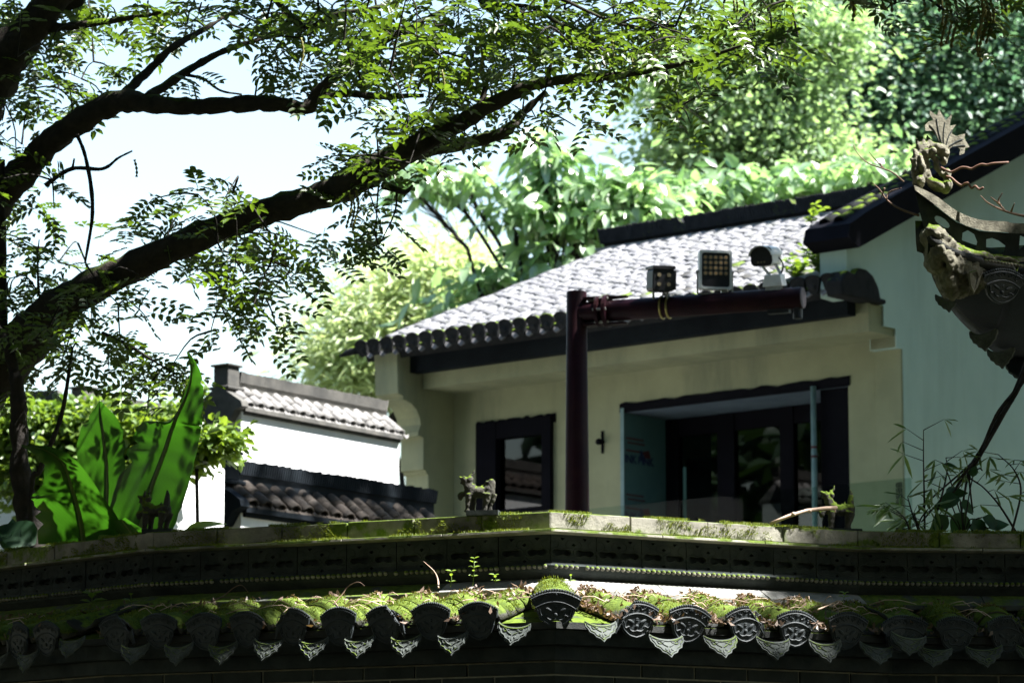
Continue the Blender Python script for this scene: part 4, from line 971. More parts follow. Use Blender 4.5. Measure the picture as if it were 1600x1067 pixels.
# roof body: two eaves meeting at the horn, loft between them seen from below
e1 = [EPL(1450, 380, .10), EPL(1490, 402, .13), EPL(1535, 418, .14), EPL(1580, 424, .14), EPL(1640, 426, .14), EPL(2150, 430, .14)]
e2 = [P(1447, 375, 15.05), P(1460, 440, 15.45), P(1492, 492, 16.0), P(1535, 532, 16.6), P(1595, 570, 17.2), P(1900, 690, 20.0)]
e1 = cr(e1, 4); e2 = cr(e2, 4); mb = MB(); N_ = len(e1); rows = 7; vs_ = []
for k in range(rows):
    t = k / (rows - 1)
    for j in range(N_):
        p = e1[j] * (1 - t) + e2[j] * t; p = p + np.array([0, 0, -.06 * math.sin(t * math.pi)]); vs_.append(p)
fs = [(k * N_ + j, k * N_ + j + 1, (k + 1) * N_ + j + 1, (k + 1) * N_ + j) for k in range(rows - 1) for j in range(N_ - 1)]
mb.add(vs_, fs); o = mb.build('eave_soffit', DARKWOOD, ec, True); sm = o.modifiers.new('thick', 'SOLIDIFY'); sm.thickness = .05
mb = MB(); vs_ = []
hip = cr([EPL(1442, 345, 0), EPL(1470, 372, -.02), EPL(1530, 395, -.05), EPL(1580, 396, -.08), EPL(1640, 392, -.1), EPL(2150, 360, -.1)], 4)
for k in range(5):
    t = k / 4
    for j in range(N_): vs_.append(hip[j] * (1 - t) + e2[j] * t + np.array([0, 0, -.10 * math.sin(t * math.pi)]))
mb.add(vs_, [(k * N_ + j, k * N_ + j + 1, (k + 1) * N_ + j + 1, (k + 1) * N_ + j) for k in range(4) for j in range(N_ - 1)]); o = mb.build('roof_surface', TILE, ec, True); sm = o.modifiers.new('thick', 'SOLIDIFY'); sm.thickness = .04
mb = MB(); vs_ = [p for p in hip] + [p + np.array([0, 0, .0]) for p in e1]; mb.add(vs_, [(j, j + 1, N_ + j + 1, N_ + j) for j in range(N_ - 1)]); o = mb.build('front_roof_surface', TILE, ec, True); sm = o.modifiers.new('thick', 'SOLIDIFY'); sm.thickness = .03
for (px, py, Y, rz_, sc) in ((1480, 462, 15.55, .6, 1.0), (1536, 520, 16.1, .7, 1.15), (1563, 548, 16.6, .5, 1.15), (1592, 568, 17.1, .6, 1.2)):
    N = Vector((-.75, -.66, -.1)).normalized(); X = Vector((.66, -.75, 0)).normalized(); link('drip_tile', DRIPM, ec, fmat(X * sc, N.cross(X) * sc if N.cross(X).z > 0 else X.cross(N) * sc, N * sc, P(px, py, Y)))
for k in range(3):
    c = EPL(1572 + k * 62, 440 + k * 2, .17); N = Vector(EN * .95 + np.array([0, 0, -.3])).normalized(); X = Vector(EX); link('fan_end_tile', FAN, ec, fmat(X * 1.25, N.cross(X) * 1.25 if N.cross(X).z > 0 else X.cross(N) * 1.25, N * 1.25, c + np.array([0, 0, .05])))
cpos = (EPL(1960, 430, -.7) + P(1850, 650, 19.2)) / 2; m = MB(); m.tube([(cpos[0], cpos[1], 0), (cpos[0], cpos[1], cpos[2] + .1)], .12, 16); m.build('column', POLE, ec, True)
m = MB(); m.tube([P(1590, 566, 16.9), P(1640, 600, 17.4), P(1700, 620, 17.9)], .06, 8); m.build('rafter', DARKWOOD, ec, True)
# finial on the tip: leafy crest over an eroded dragon head
fn = thing('ridge_finial', EPL(1462, 292), 'weathered stone dragon head with leafy crest on the eave tip', 'statue')
leaf_o = [(1446, 205), (1445, 196), (1451, 190), (1458, 188), (1452, 178), (1453, 173), (1464, 181), (1467, 171), (1473, 181), (1478, 188), (1488, 178), (1485, 190), (1484, 197), (1494, 195), (1489, 202), (1487, 209), (1494, 213), (1500, 211), (1508, 209), (1507, 217), (1515, 230), (1508, 232), (1507, 240), (1499, 243), (1500, 233), (1493, 229), (1485, 231), (1482, 238), (1474, 232), (1468, 226), (1464, 215), (1457, 205)]
m = MB(); m.prism([leaf_o], lambda x, y, d: EPL(x, y, d), -.018, .02); cst = m.build('crest', SCULPT, fn, bevel=.003)
m = MB()
for pts in (((1468, 224), (1460, 205), (1452, 196)), ((1471, 224), (1466, 205), (1463, 186)), ((1474, 226), (1474, 208), (1476, 192)), ((1478, 228), (1482, 214), (1488, 203)), ((1483, 229), (1494, 222), (1504, 218)), ((1488, 230), (1500, 228), (1508, 228))):
    m.tube([EPL(x, y, .021) for x, y in cr(pts, 4)], .0028, 5)
m.build('veins', STONE_D, cst)
hm = MB(); k = 15.0 / FPX
def HB(px, py, rx, ry, d=.0, ry3=.045, rot=0): hm.ball(EPL(px, py, d), (rx * k, ry3, ry * k), 12, 8, Matrix.Rotation(R(rot), 3, 'Y'))
HB(1462, 232, 20, 9, 0, .05, 8); HB(1474, 240, 10, 10); HB(1446, 242, 10, 10, 0, .05, -30); HB(1440, 262, 7, 24, 0, .05, -6); HB(1436, 284, 10, 10, 0, .06); HB(1430, 262, 6, 26, -.02); HB(1474, 252, 6, 8); HB(1458, 236, 6, 5, .05, .02); HB(1480, 276, 6, 14); HB(1478, 292, 10, 12, 0, .06, 20); HB(1462, 290, 18, 8, 0, .06, 30)
hm.tube([EPL(*p, .0) for p in ((1452, 240), (1462, 250), (1464, 264), (1472, 272), (1480, 276))], [.012, .014, .013, .012, .011], 7)
for a, b in (((1445, 232), (1440, 214)), ((1440, 238), (1432, 216)), ((1436, 246), (1426, 232)), ((1452, 228), (1448, 212)), ((1434, 258), (1422, 246)), ((1432, 272), (1424, 262))): hm.tube([EPL(*a, 0), EPL(*b, -.01)], [.022, .006], 7)
hm.tube([EPL(1446, 244), EPL(1450, 262), EPL(1452, 282)], [.012, .012, .016], 7)
o = hm.build('dragon_head', SCULPT, fn, True); r = o.modifiers.new('remesh', 'REMESH'); r.mode = 'VOXEL'; r.voxel_size = .005; r.use_smooth_shade = True
dm = o.modifiers.new('erosion', 'DISPLACE'); dm.texture = tx2; dm.strength = .02; dm.mid_level = .5
for pts in (((1470, 262), (1478, 266), (1486, 269), (1494, 266), (1502, 262), (1510, 262), (1518, 264), (1526, 260), (1534, 257), (1542, 258), (1550, 256), (1560, 255), (1576, 254)), ((1478, 276), (1486, 278), (1494, 285), (1502, 290), (1508, 287), (1513, 287), (1518, 294), (1524, 291), (1530, 296), (1537, 293))):
    m = MB(); m.tube([EPL(x, y, .03 + .004 * i) for i, (x, y) in enumerate(cr(pts, 4))], .0055, 6); m.build('whisker_wire', RUST, fn, True)
# bare twigs near the eave tip
def twigs(label, paths, Y, r=.006, mt=TWIG, group=None, name='bare_twig'):
    m = MB()
    for i, pts in enumerate(paths): p = [P(x, y, Y + .05 * math.sin(i + j)) for j, (x, y) in enumerate(pts)]; m.tube([tuple(q) for q in cr(p, 4)], np.linspace(r * (1 if i == 0 else .7), r * .3, (len(pts) - 1) * 4 + 1), 5)
    return tag(m.build(name, mt, None, True), label, 'twig', group)
twigs('bare twig sprouting left of the dragon finial', [((1436, 337), (1405, 326), (1385, 312), (1374, 296), (1362, 285)), ((1385, 312), (1390, 300), (1408, 294)), ((1380, 262), (1368, 250), (1358, 238)), ((1412, 284), (1395, 270), (1378, 263), (1356, 255), (1340, 240), (1333, 226)), ((1378, 263), (1374, 250)), ((1382, 294), (1376, 312))], 14.95, .006)
twigs('bare twig over the curved eave ridge at the right edge', [((1640, 345), (1600, 338), (1570, 330), (1545, 318), (1532, 306)), ((1570, 330), (1560, 315), (1566, 302)), ((1563, 320), (1548, 308)), ((1580, 331), (1585, 318))], 15.2, .008)
# ------------------------------------------------------------------ vine bundle and greenery behind the wall at the right
vb = thing('vine_bundle', P(1470, 830, 15.1), 'bundle of dry twisted vines slanting down from the eave corner', 'vine')
for k in range(11):
    j = lambda s: random.uniform(-s, s)
    end = [(1402 + k * 2, 832), (1440, 815), (1462, 800), (1478, 790), (1500, 815), (1510, 820), (1490, 770), (1452, 828), (1520, 800), (1470, 830), (1535, 735)][k]
    pts = [(1612 + j(6), 560 + j(12)), (1588 + j(7), 610 + j(8)), (1562 + j(7), 655 + j(8)), (1532 + j(6), 705 + j(6)), (1512 + j(5), 735 + j(6)), ((1512 + end[0]) / 2 + j(8), (740 + end[1]) / 2 - 6), end]
    m = MB(); m.tube([tuple(q) for q in cr([P(x, y, 15.2 + j(.12)) for x, y in pts], 6)], np.linspace(.0075, .0035, 37) * random.uniform(.6, 1.2), 6, noise=.2); m.build('strand', BARK_D, vb, True)
def blades_plant(name, label, stems, Y, ll=.105, lw=.014, lmat=LF_VINE, per=5, group=None, cat='bamboo', down=-.35):
    b0 = P(*stems[0][0], Y); t = thing(name, b0, label, cat, group); sm = MB(); L = []; Dv = []
    for st in stems:
        p = cr([P(x, y, Y + random.uniform(-.1, .1)) for x, y in st], 6); sm.tube([tuple(q) for q in p], np.linspace(.0055, .002, len(p)), 6)
        for i in range(len(p) // 3, len(p), 2):
            side = random.choice((-1, 1)); nd = p[i] + np.array([side * random.uniform(.02, .09), random.uniform(-.06, .06), random.uniform(0, .05)])
            sm.tube([tuple(p[i]), tuple(nd)], [.002, .001], 4)
            for _ in range(per): L.append(nd); Dv.append((side * random.uniform(-.2, 1), random.uniform(-.7, .7), random.uniform(down - .4, down + .5)))
    sm.build('stem', LF_VINE if lmat is LF_VINE else BARK_D, t, True); L = np.array(L); Dv = np.array(Dv); lf = leaflet(ll, lw, .15)
    v, f = scatter(lf[0], lf[1], frames(Dv, rng.normal(size=(len(L), 3)) * .5 + np.array([0, -.3, 1]), .5 + .7 * rng.random(len(L))), L)
    tag(link('foliage', fast_mesh('foliage', v, f, lmat), t), kind='stuff'); return t
LF_BMB = leafmat('bamboo_leaf', (.035, .09, .02), (.09, .17, .03), .5, .08)
blades_plant('bamboo', 'straight bamboo shoot with narrow leaves beside the end pier', [((1445, 835), (1444, 770), (1443, 720), (1443, 672)), ((1438, 835), (1425, 800), (1418, 775)), ((1452, 835), (1470, 780), (1480, 735), (1478, 715))], 15.15, lmat=LF_BMB, per=3, group='bamboo behind the wall')
blades_plant('bamboo', 'bamboo arching up to the right edge of the picture', [((1590, 835), (1562, 790), (1535, 760), (1512, 745)), ((1580, 835), (1595, 770), (1585, 735), (1560, 710)), ((1600, 832), (1618, 780), (1600, 720))], 15.25, lmat=LF_BMB, per=3, group='bamboo behind the wall')
blades_plant('bamboo', 'low bamboo tuft behind the wall left of the broad leaves', [((1425, 838), (1415, 812), (1405, 800)), ((1432, 838), (1438, 812), (1450, 795)), ((1412, 838), (1400, 825)), ((1440, 838), (1428, 800))], 15.1, lmat=LF_BMB, per=4, group='bamboo behind the wall')
def broadleaf(L_, wd, n=6):
    V = []; Fc = []
    for i in range(n + 1):
        t = i / n; h = wd / 2 * math.sin(math.pi * min(1, t ** .75 * .97 + .03)) ; x = L_ * t; z = -.25 * L_ * t * t
        V += [(x, h, z + h * .25), (x, 0, z), (x, -h, z + h * .25)]
    for i in range(n):
        a = i * 3; Fc += [(a, a + 1, a + 4, a + 3), (a + 1, a + 2, a + 5, a + 4)]
    return np.array(V), np.array(Fc)
def leafy(name, label, leaves, Y, lmat, stem_base, cat='plant', group=None):
    """broad leaves given one by one: (px, py, length_px, width, heading deg, tilt)"""
    b0 = P(*stem_base, Y); t = thing(name, b0, label, cat, group); sm = MB()
    for px, py, Lp, wd, ang, yaw in leaves:
        c = P(px, py, Y + random.uniform(-.06, .06)); k = Y / FPX; v, f = broadleaf(Lp * k, wd * k)
        d = np.array([[math.cos(R(ang)), yaw, math.sin(R(ang))]]); Mx = frames(d, np.array([[-math.sin(R(ang)) * .4, -.75, .6]]), 1)
        vv, ff = scatter(v, f, Mx, np.array([c])); me = fast_mesh('leaf', vv - c, ff, lmat, True); link('leaf', me, t, Matrix.Translation(Vector(c)))
        sm.tube([tuple(q) for q in cr([b0, b0 * .4 + c * .6 + np.array([0, 0, .02]), c], 4)], .003, 5)
    sm.build('stem', BARK_D, t, True); return t
leafy('climber', 'broad-leaved climber behind the wall under the vine bundle', [(1478, 775, 40, 30, 20, .2), (1500, 780, 44, 34, 190, .1), (1505, 800, 42, 34, 250, 0), (1480, 805, 40, 28, 230, .2), (1520, 810, 42, 34, 300, 0), (1535, 808, 38, 28, 330, .1), (1515, 825, 40, 34, 350, 0), (1545, 825, 34, 26, 20, 0), (1520, 745, 20, 17, 80, 0), (1500, 785, 30, 26, 330, .2)], 15.15, LF_BROAD, (1505, 838))
leafy('climber', 'single wilted leaf above the vine climber', [(1474, 726, 36, 12, 2, .5)], 15.2, LF_BROAD, (1500, 800))
# ------------------------------------------------------------------ banana plant and its neighbours
bn = thing('banana_plant', P(170, 850, 15.6), 'banana plant with tall broad green leaves behind the wall at the left', 'banana plant')
def banana(mid, left, right, Y0, Y1, curl=.06, rows=22):
    """blade from pixel traces of midrib, left and right edge (base to tip); real depth Y0 at the base to Y1 at the tip"""
    md = cr(mid, 6); n = len(md); t = np.linspace(0, 1, n)
    def edge(e): e = cr(e, 6); q = np.linspace(0, 1, len(e)); return np.stack([np.interp(t, q, e[:, 0]), np.interp(t, q, e[:, 1])], 1)
    le, re = edge(left), edge(right); V = []; cols = 7
    for e_ in (le, re):
        for i in range(2, n - 2):
            if random.random() < .16: e_[i] = md[i] + (e_[i] - md[i]) * random.uniform(.72, .9)
            else: e_[i] = md[i] + (e_[i] - md[i]) * random.uniform(.97, 1.02)
    for i in range(n):
        Y = Y0 + (Y1 - Y0) * t[i]; c = np.array(P(*md[i], Y))
        for s in np.linspace(-1, 1, 2 * cols + 1):
            e = le[i] if s < 0 else re[i]; a = abs(s); p = P(*(md[i] * (1 - a) + e * a), Y + curl * (a ** 1.6) * (1 if s < 0 else -.6) - .02 * a)
            rip = .004 * math.sin(i * 2.1 + s * 3) * a + .006 * mnoise.noise(Vector((i * .35, s * 2, Y0 * 9))); p = p + np.array([0, rip, 0]); V.append(p)
    Cn = 2 * cols + 1; Fc = [(i * Cn + j, i * Cn + j + 1, (i + 1) * Cn + j + 1, (i + 1) * Cn + j) for i in range(n - 1) for j in range(Cn - 1)]
    V = np.array(V); c = V.mean(0); o = link('leaf', fast_mesh('leaf', V - c, np.array(Fc), LF_BANANA, True), bn, Matrix.Translation(Vector(c)))
    m = MB(); m.tube([P(*md[i], Y0 + (Y1 - Y0) * t[i] + .004) for i in range(n)], np.linspace(.013, .004, n), 6); m.build('midrib', LF_RIB, o, True)
banana([(168, 838), (168, 800), (168, 740), (163, 690), (156, 626)], [(160, 838), (140, 800), (121, 720), (126, 672), (155, 627)], [(178, 838), (182, 800), (196, 720), (190, 665), (158, 627)], 15.85, 15.5, .05)
banana([(212, 850), (238, 760), (258, 705), (270, 668), (275, 654), (295, 610), (300, 575), (293, 551)], [(150, 850), (178, 770), (200, 700), (222, 660), (266, 656), (289, 612), (297, 577), (292, 551)], [(262, 850), (288, 780), (304, 720), (314, 672), (316, 658), (318, 610), (312, 578), (296, 551)], 15.7, 15.2, .07)
banana([(132, 850), (124, 800), (112, 760), (98, 722), (70, 702), (34, 696)], [(60, 850), (52, 790), (50, 775), (68, 752), (58, 715), (34, 697)], [(210, 850), (186, 812), (160, 775), (125, 725), (90, 700), (36, 695)], 15.6, 15.1, .10)
banana([(225, 850), (205, 830), (190, 812)], [(190, 850), (180, 830), (168, 812)], [(240, 850), (235, 835), (195, 808)], 15.55, 15.35, .04)
m = MB(); m.tube([P(150, 1100, 15.5), P(160, 900, 15.5), P(168, 838, 15.52)], [.09, .07, .04], 12); m.build('stalk', LF_RIB, bn, True)
leafy('taro', 'dark broad leaf low at the left edge behind the wall', [(55, 850, 70, 60, 150, .1), (20, 862, 60, 40, 100, .2), (0, 845, 40, 40, 60, .1)], 15.9, LF_BROAD, (30, 900))
leafy('taro', 'pale strap leaf between the banana and the shaded coping', [(290, 828, 70, 18, 22, .3), (300, 832, 50, 14, 10, .2)], 17, LF_SPROUT, (288, 850))
# ------------------------------------------------------------------ the big overhanging tree
bt = thing('overhanging_tree', P(-120, 1000, 18.0) * np.array([1, 1, 0]), 'large wingnut tree arching mossy limbs and pinnate leaves over the courtyard', 'tree')
def limb(pts, name='limb', mt=BARK, n=12, par=None):
    """(px, py, depth, width px)"""
    a = cr([(*P(x, y, Y), w_ * Y / FPX / 2) for x, y, Y, w_ in pts], 7); m = MB()
    rad = [max(.003, r_) * (1 + .07 * math.sin(i * 1.3) + .05 * math.sin(i * 2.9)) for i, r_ in enumerate(a[:, 3])]
    m.tube([tuple(q[:3]) for q in a], rad, 20 if n >= 12 else n, noise=.06); o = m.build(name, mt, par or bt, True)
    if n >= 12:
        tx = bpy.data.textures.get('bark_lumps') or bpy.data.textures.new('bark_lumps', 'CLOUDS'); tx.noise_scale = .05; tx.noise_depth = 3
        dm = o.modifiers.new('bark', 'DISPLACE'); dm.texture = tx; dm.texture_coords = 'GLOBAL'; dm.strength = .022; dm.mid_level = .5
    return a[:, :3]
LP = []
LP.append(limb([(-160, 1100, 18, 150), (-140, 800, 18, 140), (-100, 680, 17.8, 130), (-30, 595, 17.5, 96), (30, 545, 17.3, 80), (90, 482, 17.1, 64), (180, 430, 16.9, 50), (300, 375, 16.7, 45), (400, 336, 16.6, 44), (500, 306, 16.5, 42), (548, 285, 16.4, 50), (600, 255, 16.3, 44), (680, 212, 16.2, 34), (730, 186, 16.1, 28), (775, 160, 16, 24), (830, 135, 15.9, 20), (880, 125, 15.9, 16), (950, 120, 15.8, 12), (1040, 105, 15.7, 9), (1110, 88, 15.6, 7), (1175, 66, 15.5, 4)], 'trunk'))
LP.append(limb([(590, 262, 16.3, 30), (660, 236, 16.4, 24), (740, 222, 16.5, 20), (790, 205, 16.5, 18), (820, 175, 16.6, 14), (853, 144, 16.6, 8)]))
LP.append(limb([(-130, 640, 17.9, 110), (-90, 480, 17.6, 90), (-30, 340, 17.4, 72), (40, 265, 17.2, 48), (75, 226, 17.1, 42), (130, 186, 17, 40), (185, 159, 16.9, 38), (240, 163, 16.8, 30), (300, 167, 16.7, 27), (370, 163, 16.6, 27), (430, 162, 16.5, 25), (478, 169, 16.5, 22), (500, 142, 16.5, 20), (532, 114, 16.4, 16), (575, 82, 16.4, 12), (640, 45, 16.3, 8), (700, 10, 16.3, 5)]))
LP.append(limb([(490, 152, 16.5, 12), (540, 146, 16.6, 12), (600, 151, 16.7, 10), (662, 150, 16.7, 6)]))
LP.append(limb([(183, 160, 16.9, 18), (225, 117, 17, 14), (270, 75, 17, 12), (322, 44, 17.1, 8), (380, 10, 17.2, 6)]))
LP.append(limb([(228, 155, 16.8, 16), (290, 113, 16.9, 13), (350, 80, 16.9, 10), (420, 58, 17, 7), (500, 40, 17, 5)]))
LP.append(limb([(290, 117, 16.9, 6), (318, 124, 16.9, 5), (345, 142, 16.9, 4), (378, 148, 16.9, 3)], 'twig', BARK_D, 6))
LP.append(limb([(-100, 520, 17.7, 100), (-95, 330, 17.5, 108), (-60, 190, 17.3, 106), (-10, 108, 17.1, 90), (45, 48, 17, 58), (95, -15, 16.9, 48), (150, -90, 16.8, 40)]))
LP.append(limb([(60, 45, 17, 18), (130, 39, 16.9, 12), (200, 29, 16.8, 9), (252, 20, 16.8, 6)]))
LP.append(limb([(400, -40, 16.6, 14), (470, 40, 16.4, 10), (520, 25, 16.3, 8), (600, 10, 16.3, 6)]))
LP.append(limb([(700, -30, 16, 9), (760, 4, 16, 7), (830, 12, 16, 7), (872, 36, 15.9, 6), (955, 78, 15.9, 4)]))
LP.append(limb([(800, -40, 15.9, 10), (880, 0, 15.8, 6), (960, 35, 15.8, 5), (1050, 60, 15.8, 3)]))
LP.append(limb([(120, 210, 16.9, 6), (132, 240, 16.9, 6), (142, 290, 16.8, 7), (144, 340, 16.8, 6), (133, 410, 16.8, 4)], 'dead_twig', BARK_D, 6))
LP.append(limb([(70, 290, 16.9, 7), (112, 264, 16.9, 7), (160, 264, 16.9, 6), (185, 247, 16.9, 4), (207, 236, 16.9, 3)], 'dead_twig', BARK_D, 6))
LP.append(limb([(113, 264, 16.9, 5), (116, 248, 16.9, 3)], 'dead_twig', BARK_D, 5))
LP.append(limb([(2, 250, 17.2, 12), (4, 400, 17.2, 13), (6, 560, 17.3, 14)], 'limb', BARK_D, 7))
LP.append(limb([(600, 290, 16.4, 14), (632, 300, 16.3, 8), (645, 290, 16.3, 4)], 'limb', BARK, 7))
LP.append(limb([(737, 186, 16.1, 13), (752, 160, 16.1, 11), (762, 124, 16.1, 7)], 'limb', BARK, 7))
DENS = ["9876666789999999878998843343", "7632211268988889778887544432", "6432211135566755432221110001", "6321100001236754410003100000", "6200000000256420000000000000", "5300011000352000000000000000",
        "5400234420350000000000000000", "5521455554140000000000000000", "6531135664030000000000000000", "6664203550000000000000000000", "5564311120000000000000000000", "3211321000000000000000000000", "1000110000000000000000000000"]
limb_pts = np.vstack(LP)
PIN = [pinnate(4, .115, .044, .021), pinnate(4, .135, .046, .022), pinnate(5, .16, .047, .021)]
nodes = []
for r_, row in enumerate(DENS):
    for c_, ch in enumerate(row[:25]):
        for _ in range(int(int(ch) ** 1.2 * .40 + random.random()) if ch != '0' else 0):
            px, py = c_ * 50 + random.random() * 50, r_ * 50 + random.random() * 50
            nodes.append(P(px, py, 16.4 + (.9 if px < 300 else .1) + random.gauss(0, .55) - (.5 if px > 800 else 0)))
# crown going on above the picture
for _ in range(70):
    px, py = random.uniform(-150, 1250), -random.uniform(0, 260); nodes.append(P(px, py, 16.3 + random.gauss(0, .7)))
for _ in range(40): nodes.append(P(-random.uniform(0, 220), random.uniform(0, 650), 17.2 + random.gauss(0, .6)))
nodes = np.array(nodes)
def add_foliage(nodes, parent, anchors, leaves=5, scale=1.0, twigr=.0045, mt=LF_TREE, maxlen=.75):
    d2 = np.min(np.linalg.norm(nodes[:, None] - anchors[None, ::3], axis=2), 1); order = np.argsort(d2)
    pts = [a for a in anchors[::3]]; tm = MB()
    arr = np.array(pts); keep = []
    for i in order:
        dd = np.linalg.norm(arr - nodes[i], axis=1); dd2 = dd + .25 * np.maximum(0, nodes[i][2] - arr[:, 2]) * 0; j = int(np.argmin(dd2)); a = arr[j]; L = dd[j]
        if L < maxlen:
            mid = (a + nodes[i]) / 2 + np.array([0, 0, .12 * L]) + rng.normal(size=3) * .05 * L
            tm.tube([tuple(q) for q in cr([a, mid, nodes[i]], 3)], np.linspace(twigr * (1 + L), twigr * .6, 7), 4, cap=False)
        if L < maxlen: arr = np.vstack([arr, nodes[i]]); keep.append(i)
    tag(tm.build('twigs', BARK_D, parent, True), kind='stuff')
    nodes = nodes[np.array(sorted(keep))]; K = len(nodes) * leaves; ni = np.repeat(np.arange(len(nodes)), leaves)
    loc = nodes[ni] + rng.normal(size=(K, 3)) * .035 * scale
    az = rng.random(K) * 6.283; dr_ = np.stack([np.cos(az), np.sin(az), rng.normal(size=K) * .35 - .28], 1); up_ = rng.normal(size=(K, 3)) * .35 + np.array([0, 0, 1])
    pick = rng.integers(0, 3, K); Vs = []; Fs = []; b = 0
    for q in range(3):
        s_ = pick == q; v, f = scatter(PIN[q][0], PIN[q][1], frames(dr_[s_], up_[s_], scale * (.75 + .5 * rng.random(s_.sum()))), loc[s_]); Vs.append(v); Fs.append(f + b); b += len(v)
    tag(link('crown', fast_mesh('crown', np.vstack(Vs), np.vstack(Fs), mt), parent), kind='stuff')
add_foliage(nodes, bt, limb_pts, 4, 1.2)
# hanging catkins
def catkin(px, py, Lp, Y, par):
    a = P(px, py, Y); L = Lp * Y / FPX; n_ = int(L / .010); p = [a + np.array([.012 * math.sin(i * .25), 0, -i * .010]) for i in range(n_ + 1)]
    m = MB(); m.tube([tuple(q) for q in p], [.0030 if i % 2 else .0078 for i in range(n_ + 1)], 5); m.build('catkin', CATKIN, par, True)
for px, py, L in ((640, 90, 60), (655, 95, 50), (672, 100, 55), (690, 110, 40), (600, 120, 40), (545, 300, 60), (550, 305, 55), (556, 298, 70), (730, 90, 50), (750, 70, 60), (800, 90, 45), (860, 60, 60), (900, 70, 50), (955, 60, 55), (1143, -10, 45), (1148, -8, 40), (1185, -10, 50), (210, 250, 30), (470, 60, 55), (480, 55, 45), (430, 80, 45), (985, 85, 60), (1010, 70, 50), (1165, 25, 50), (1175, 20, 55)): catkin(px, py, L, 15.9 + random.gauss(0, .2), bt)
# second crown reaching in from the upper right, catkins hanging into the frame
rt_ = thing('catkin_tree', (7.2, 11.6, 0), 'wingnut branches with hanging catkins reaching in at the top right', 'tree')
tr_l = []
def wl_(pts, r0, r1, name, par):
    a = cr(pts, 7); m = MB(); m.tube([tuple(q) for q in a], np.linspace(r0, r1, len(a)), 10, noise=.1); m.build(name, BARK, par, True); return a
tr_l.append(wl_([(7.2, 11.6, -.1), (7.0, 11.5, 3), (6.6, 11.4, 6), (6.1, 11.3, 8.2), (5.6, 11.2, 10)], .26, .1, 'trunk', rt_))
tr_l.append(wl_([(6.6, 11.4, 6), (5.2, 11.6, 6.6), (3.8, 12.0, 5.9), (2.6, 12.1, 5.4), (1.6, 12.2, 5.2)], .10, .012, 'limb', rt_))
tr_l.append(wl_([(6.3, 11.4, 7.4), (5.4, 10.6, 8.6), (4.6, 10.2, 9.4)], .09, .02, 'limb', rt_))
cn = []
for _ in range(11): cn.append(P(random.uniform(1330, 1640), random.uniform(-60, 4), 12.2 + random.gauss(0, .2)))
for px, py in ((1400, 5), (1385, 15), (1480, 20), (1495, 40), (1510, 50), (1545, 30), (1555, 20), (1330, 0), (1190, 0), (1195, 80), (1200, 95), (1205, 70), (1165, 25)): cn.append(P(px, py, 12.2))
for px, py, L in ((1468, -5, 60), (1474, -8, 90), (1481, 0, 75), (1490, -5, 88), (1508, 0, 60), (1530, -10, 110), (1534, 0, 105), (1538, -5, 75), (1542, 5, 70), (1547, 0, 60), (1527, 10, 50), (1560, -10, 40), (1566, -10, 35), (1462, -10, 35), (1330, -10, 40), (1325, -10, 30), (1328, -10, 50), (1375, -10, 30), (1388, -10, 32), (1440, -10, 40), (1515, 10, 55)): catkin(px, py, L, 12.2 + random.gauss(0, .1), rt_)
add_foliage(np.array(cn), rt_, np.vstack(tr_l), 4, .95)
# canopy high above the frame: shades both ends of the wall, leaves the middle in the sun
def shade_nodes(target_x0, target_x1, n, t0=6.0, t1=8.5, y0=13.3, y1=15.8, z0=2.7, z1=3.9):
    out = []
    for _ in range(n):
        q = Vector((random.uniform(target_x0, target_x1), random.uniform(y0, y1), random.uniform(z0, z1))) + SUN * random.uniform(t0, t1); out.append(tuple(q))
    return out
tr_s = [wl_([P(150, -90, 16.8), (-1, 15.6, 7.8), (1.2, 14.2, 8.6), (3, 13.6, 9.2)], .12, .03, 'limb', bt), wl_([P(95, -15, 16.9), (-1.2, 19, 8.6), (.6, 22.2, 9.6), (2.3, 24.6, 10.4)], .13, .03, 'limb', bt), wl_([(.6, 22.2, 9.6), (2.4, 22.0, 9.4), (4.2, 21.6, 9.6)], .06, .02, 'limb', bt)]
add_foliage(np.array(shade_nodes(-3.4, -1.0, 300, y1=14.95) + shade_nodes(-2.5, -.1, 150, 6.2, 8, 23.6, 26.2, 4.2, 5) + shade_nodes(.15, 2.0, 90, 6, 7.5, 21.4, 22.6, 3, 6)), bt, np.vstack(tr_s), 5, 1.7, maxlen=3)
add_foliage(np.array(shade_nodes(1.6, 3.8, 520)), rt_, np.vstack(tr_l), 5, 1.7, maxlen=3)
# ------------------------------------------------------------------ slim trunks at the left
t = thing('slim_tree', P(45, 900, 16.6) * np.array([1, 1, 0]), 'slim dark trunk rising beside the banana plant at the left', 'tree')
sp_ = limb([(60, 1300, 16.6, 60), (52, 870, 16.6, 52), (42, 800, 16.6, 40), (30, 725, 16.6, 29), (30, 650, 16.6, 27), (24, 590, 16.6, 20), (10, 540, 16.6, 14), (-20, 480, 16.7, 10)], 'trunk', BARK_D, 12, t)
t = thing('sapling', P(60, 900, 16.2) * np.array([1, 1, 0]), 'thin dark sapling stem topped with a whorl of pinnate leaves', 'sapling')
sq = limb([(50, 1200, 16.2, 10), (48, 790, 16.2, 9), (62, 735, 16.2, 9), (85, 680, 16.2, 8), (98, 640, 16.2, 7), (108, 580, 16.2, 6), (113, 545, 16.2, 4)], 'stem', BARK_D, 7, t)
add_foliage(np.array([P(112, 548, 16.2), P(118, 535, 16.2), P(110, 540, 16.25)]), t, sq, 5, 1.0)
t = thing('hanging_spray', P(245, 560, 16.0), 'leafy spray hanging low above the banana tip', 'branch')
hq = limb([(160, 520, 16.1, 6), (210, 545, 16.0, 5), (250, 570, 16.0, 3), (285, 588, 16, 2)], 'twig', BARK_D, 6, t)
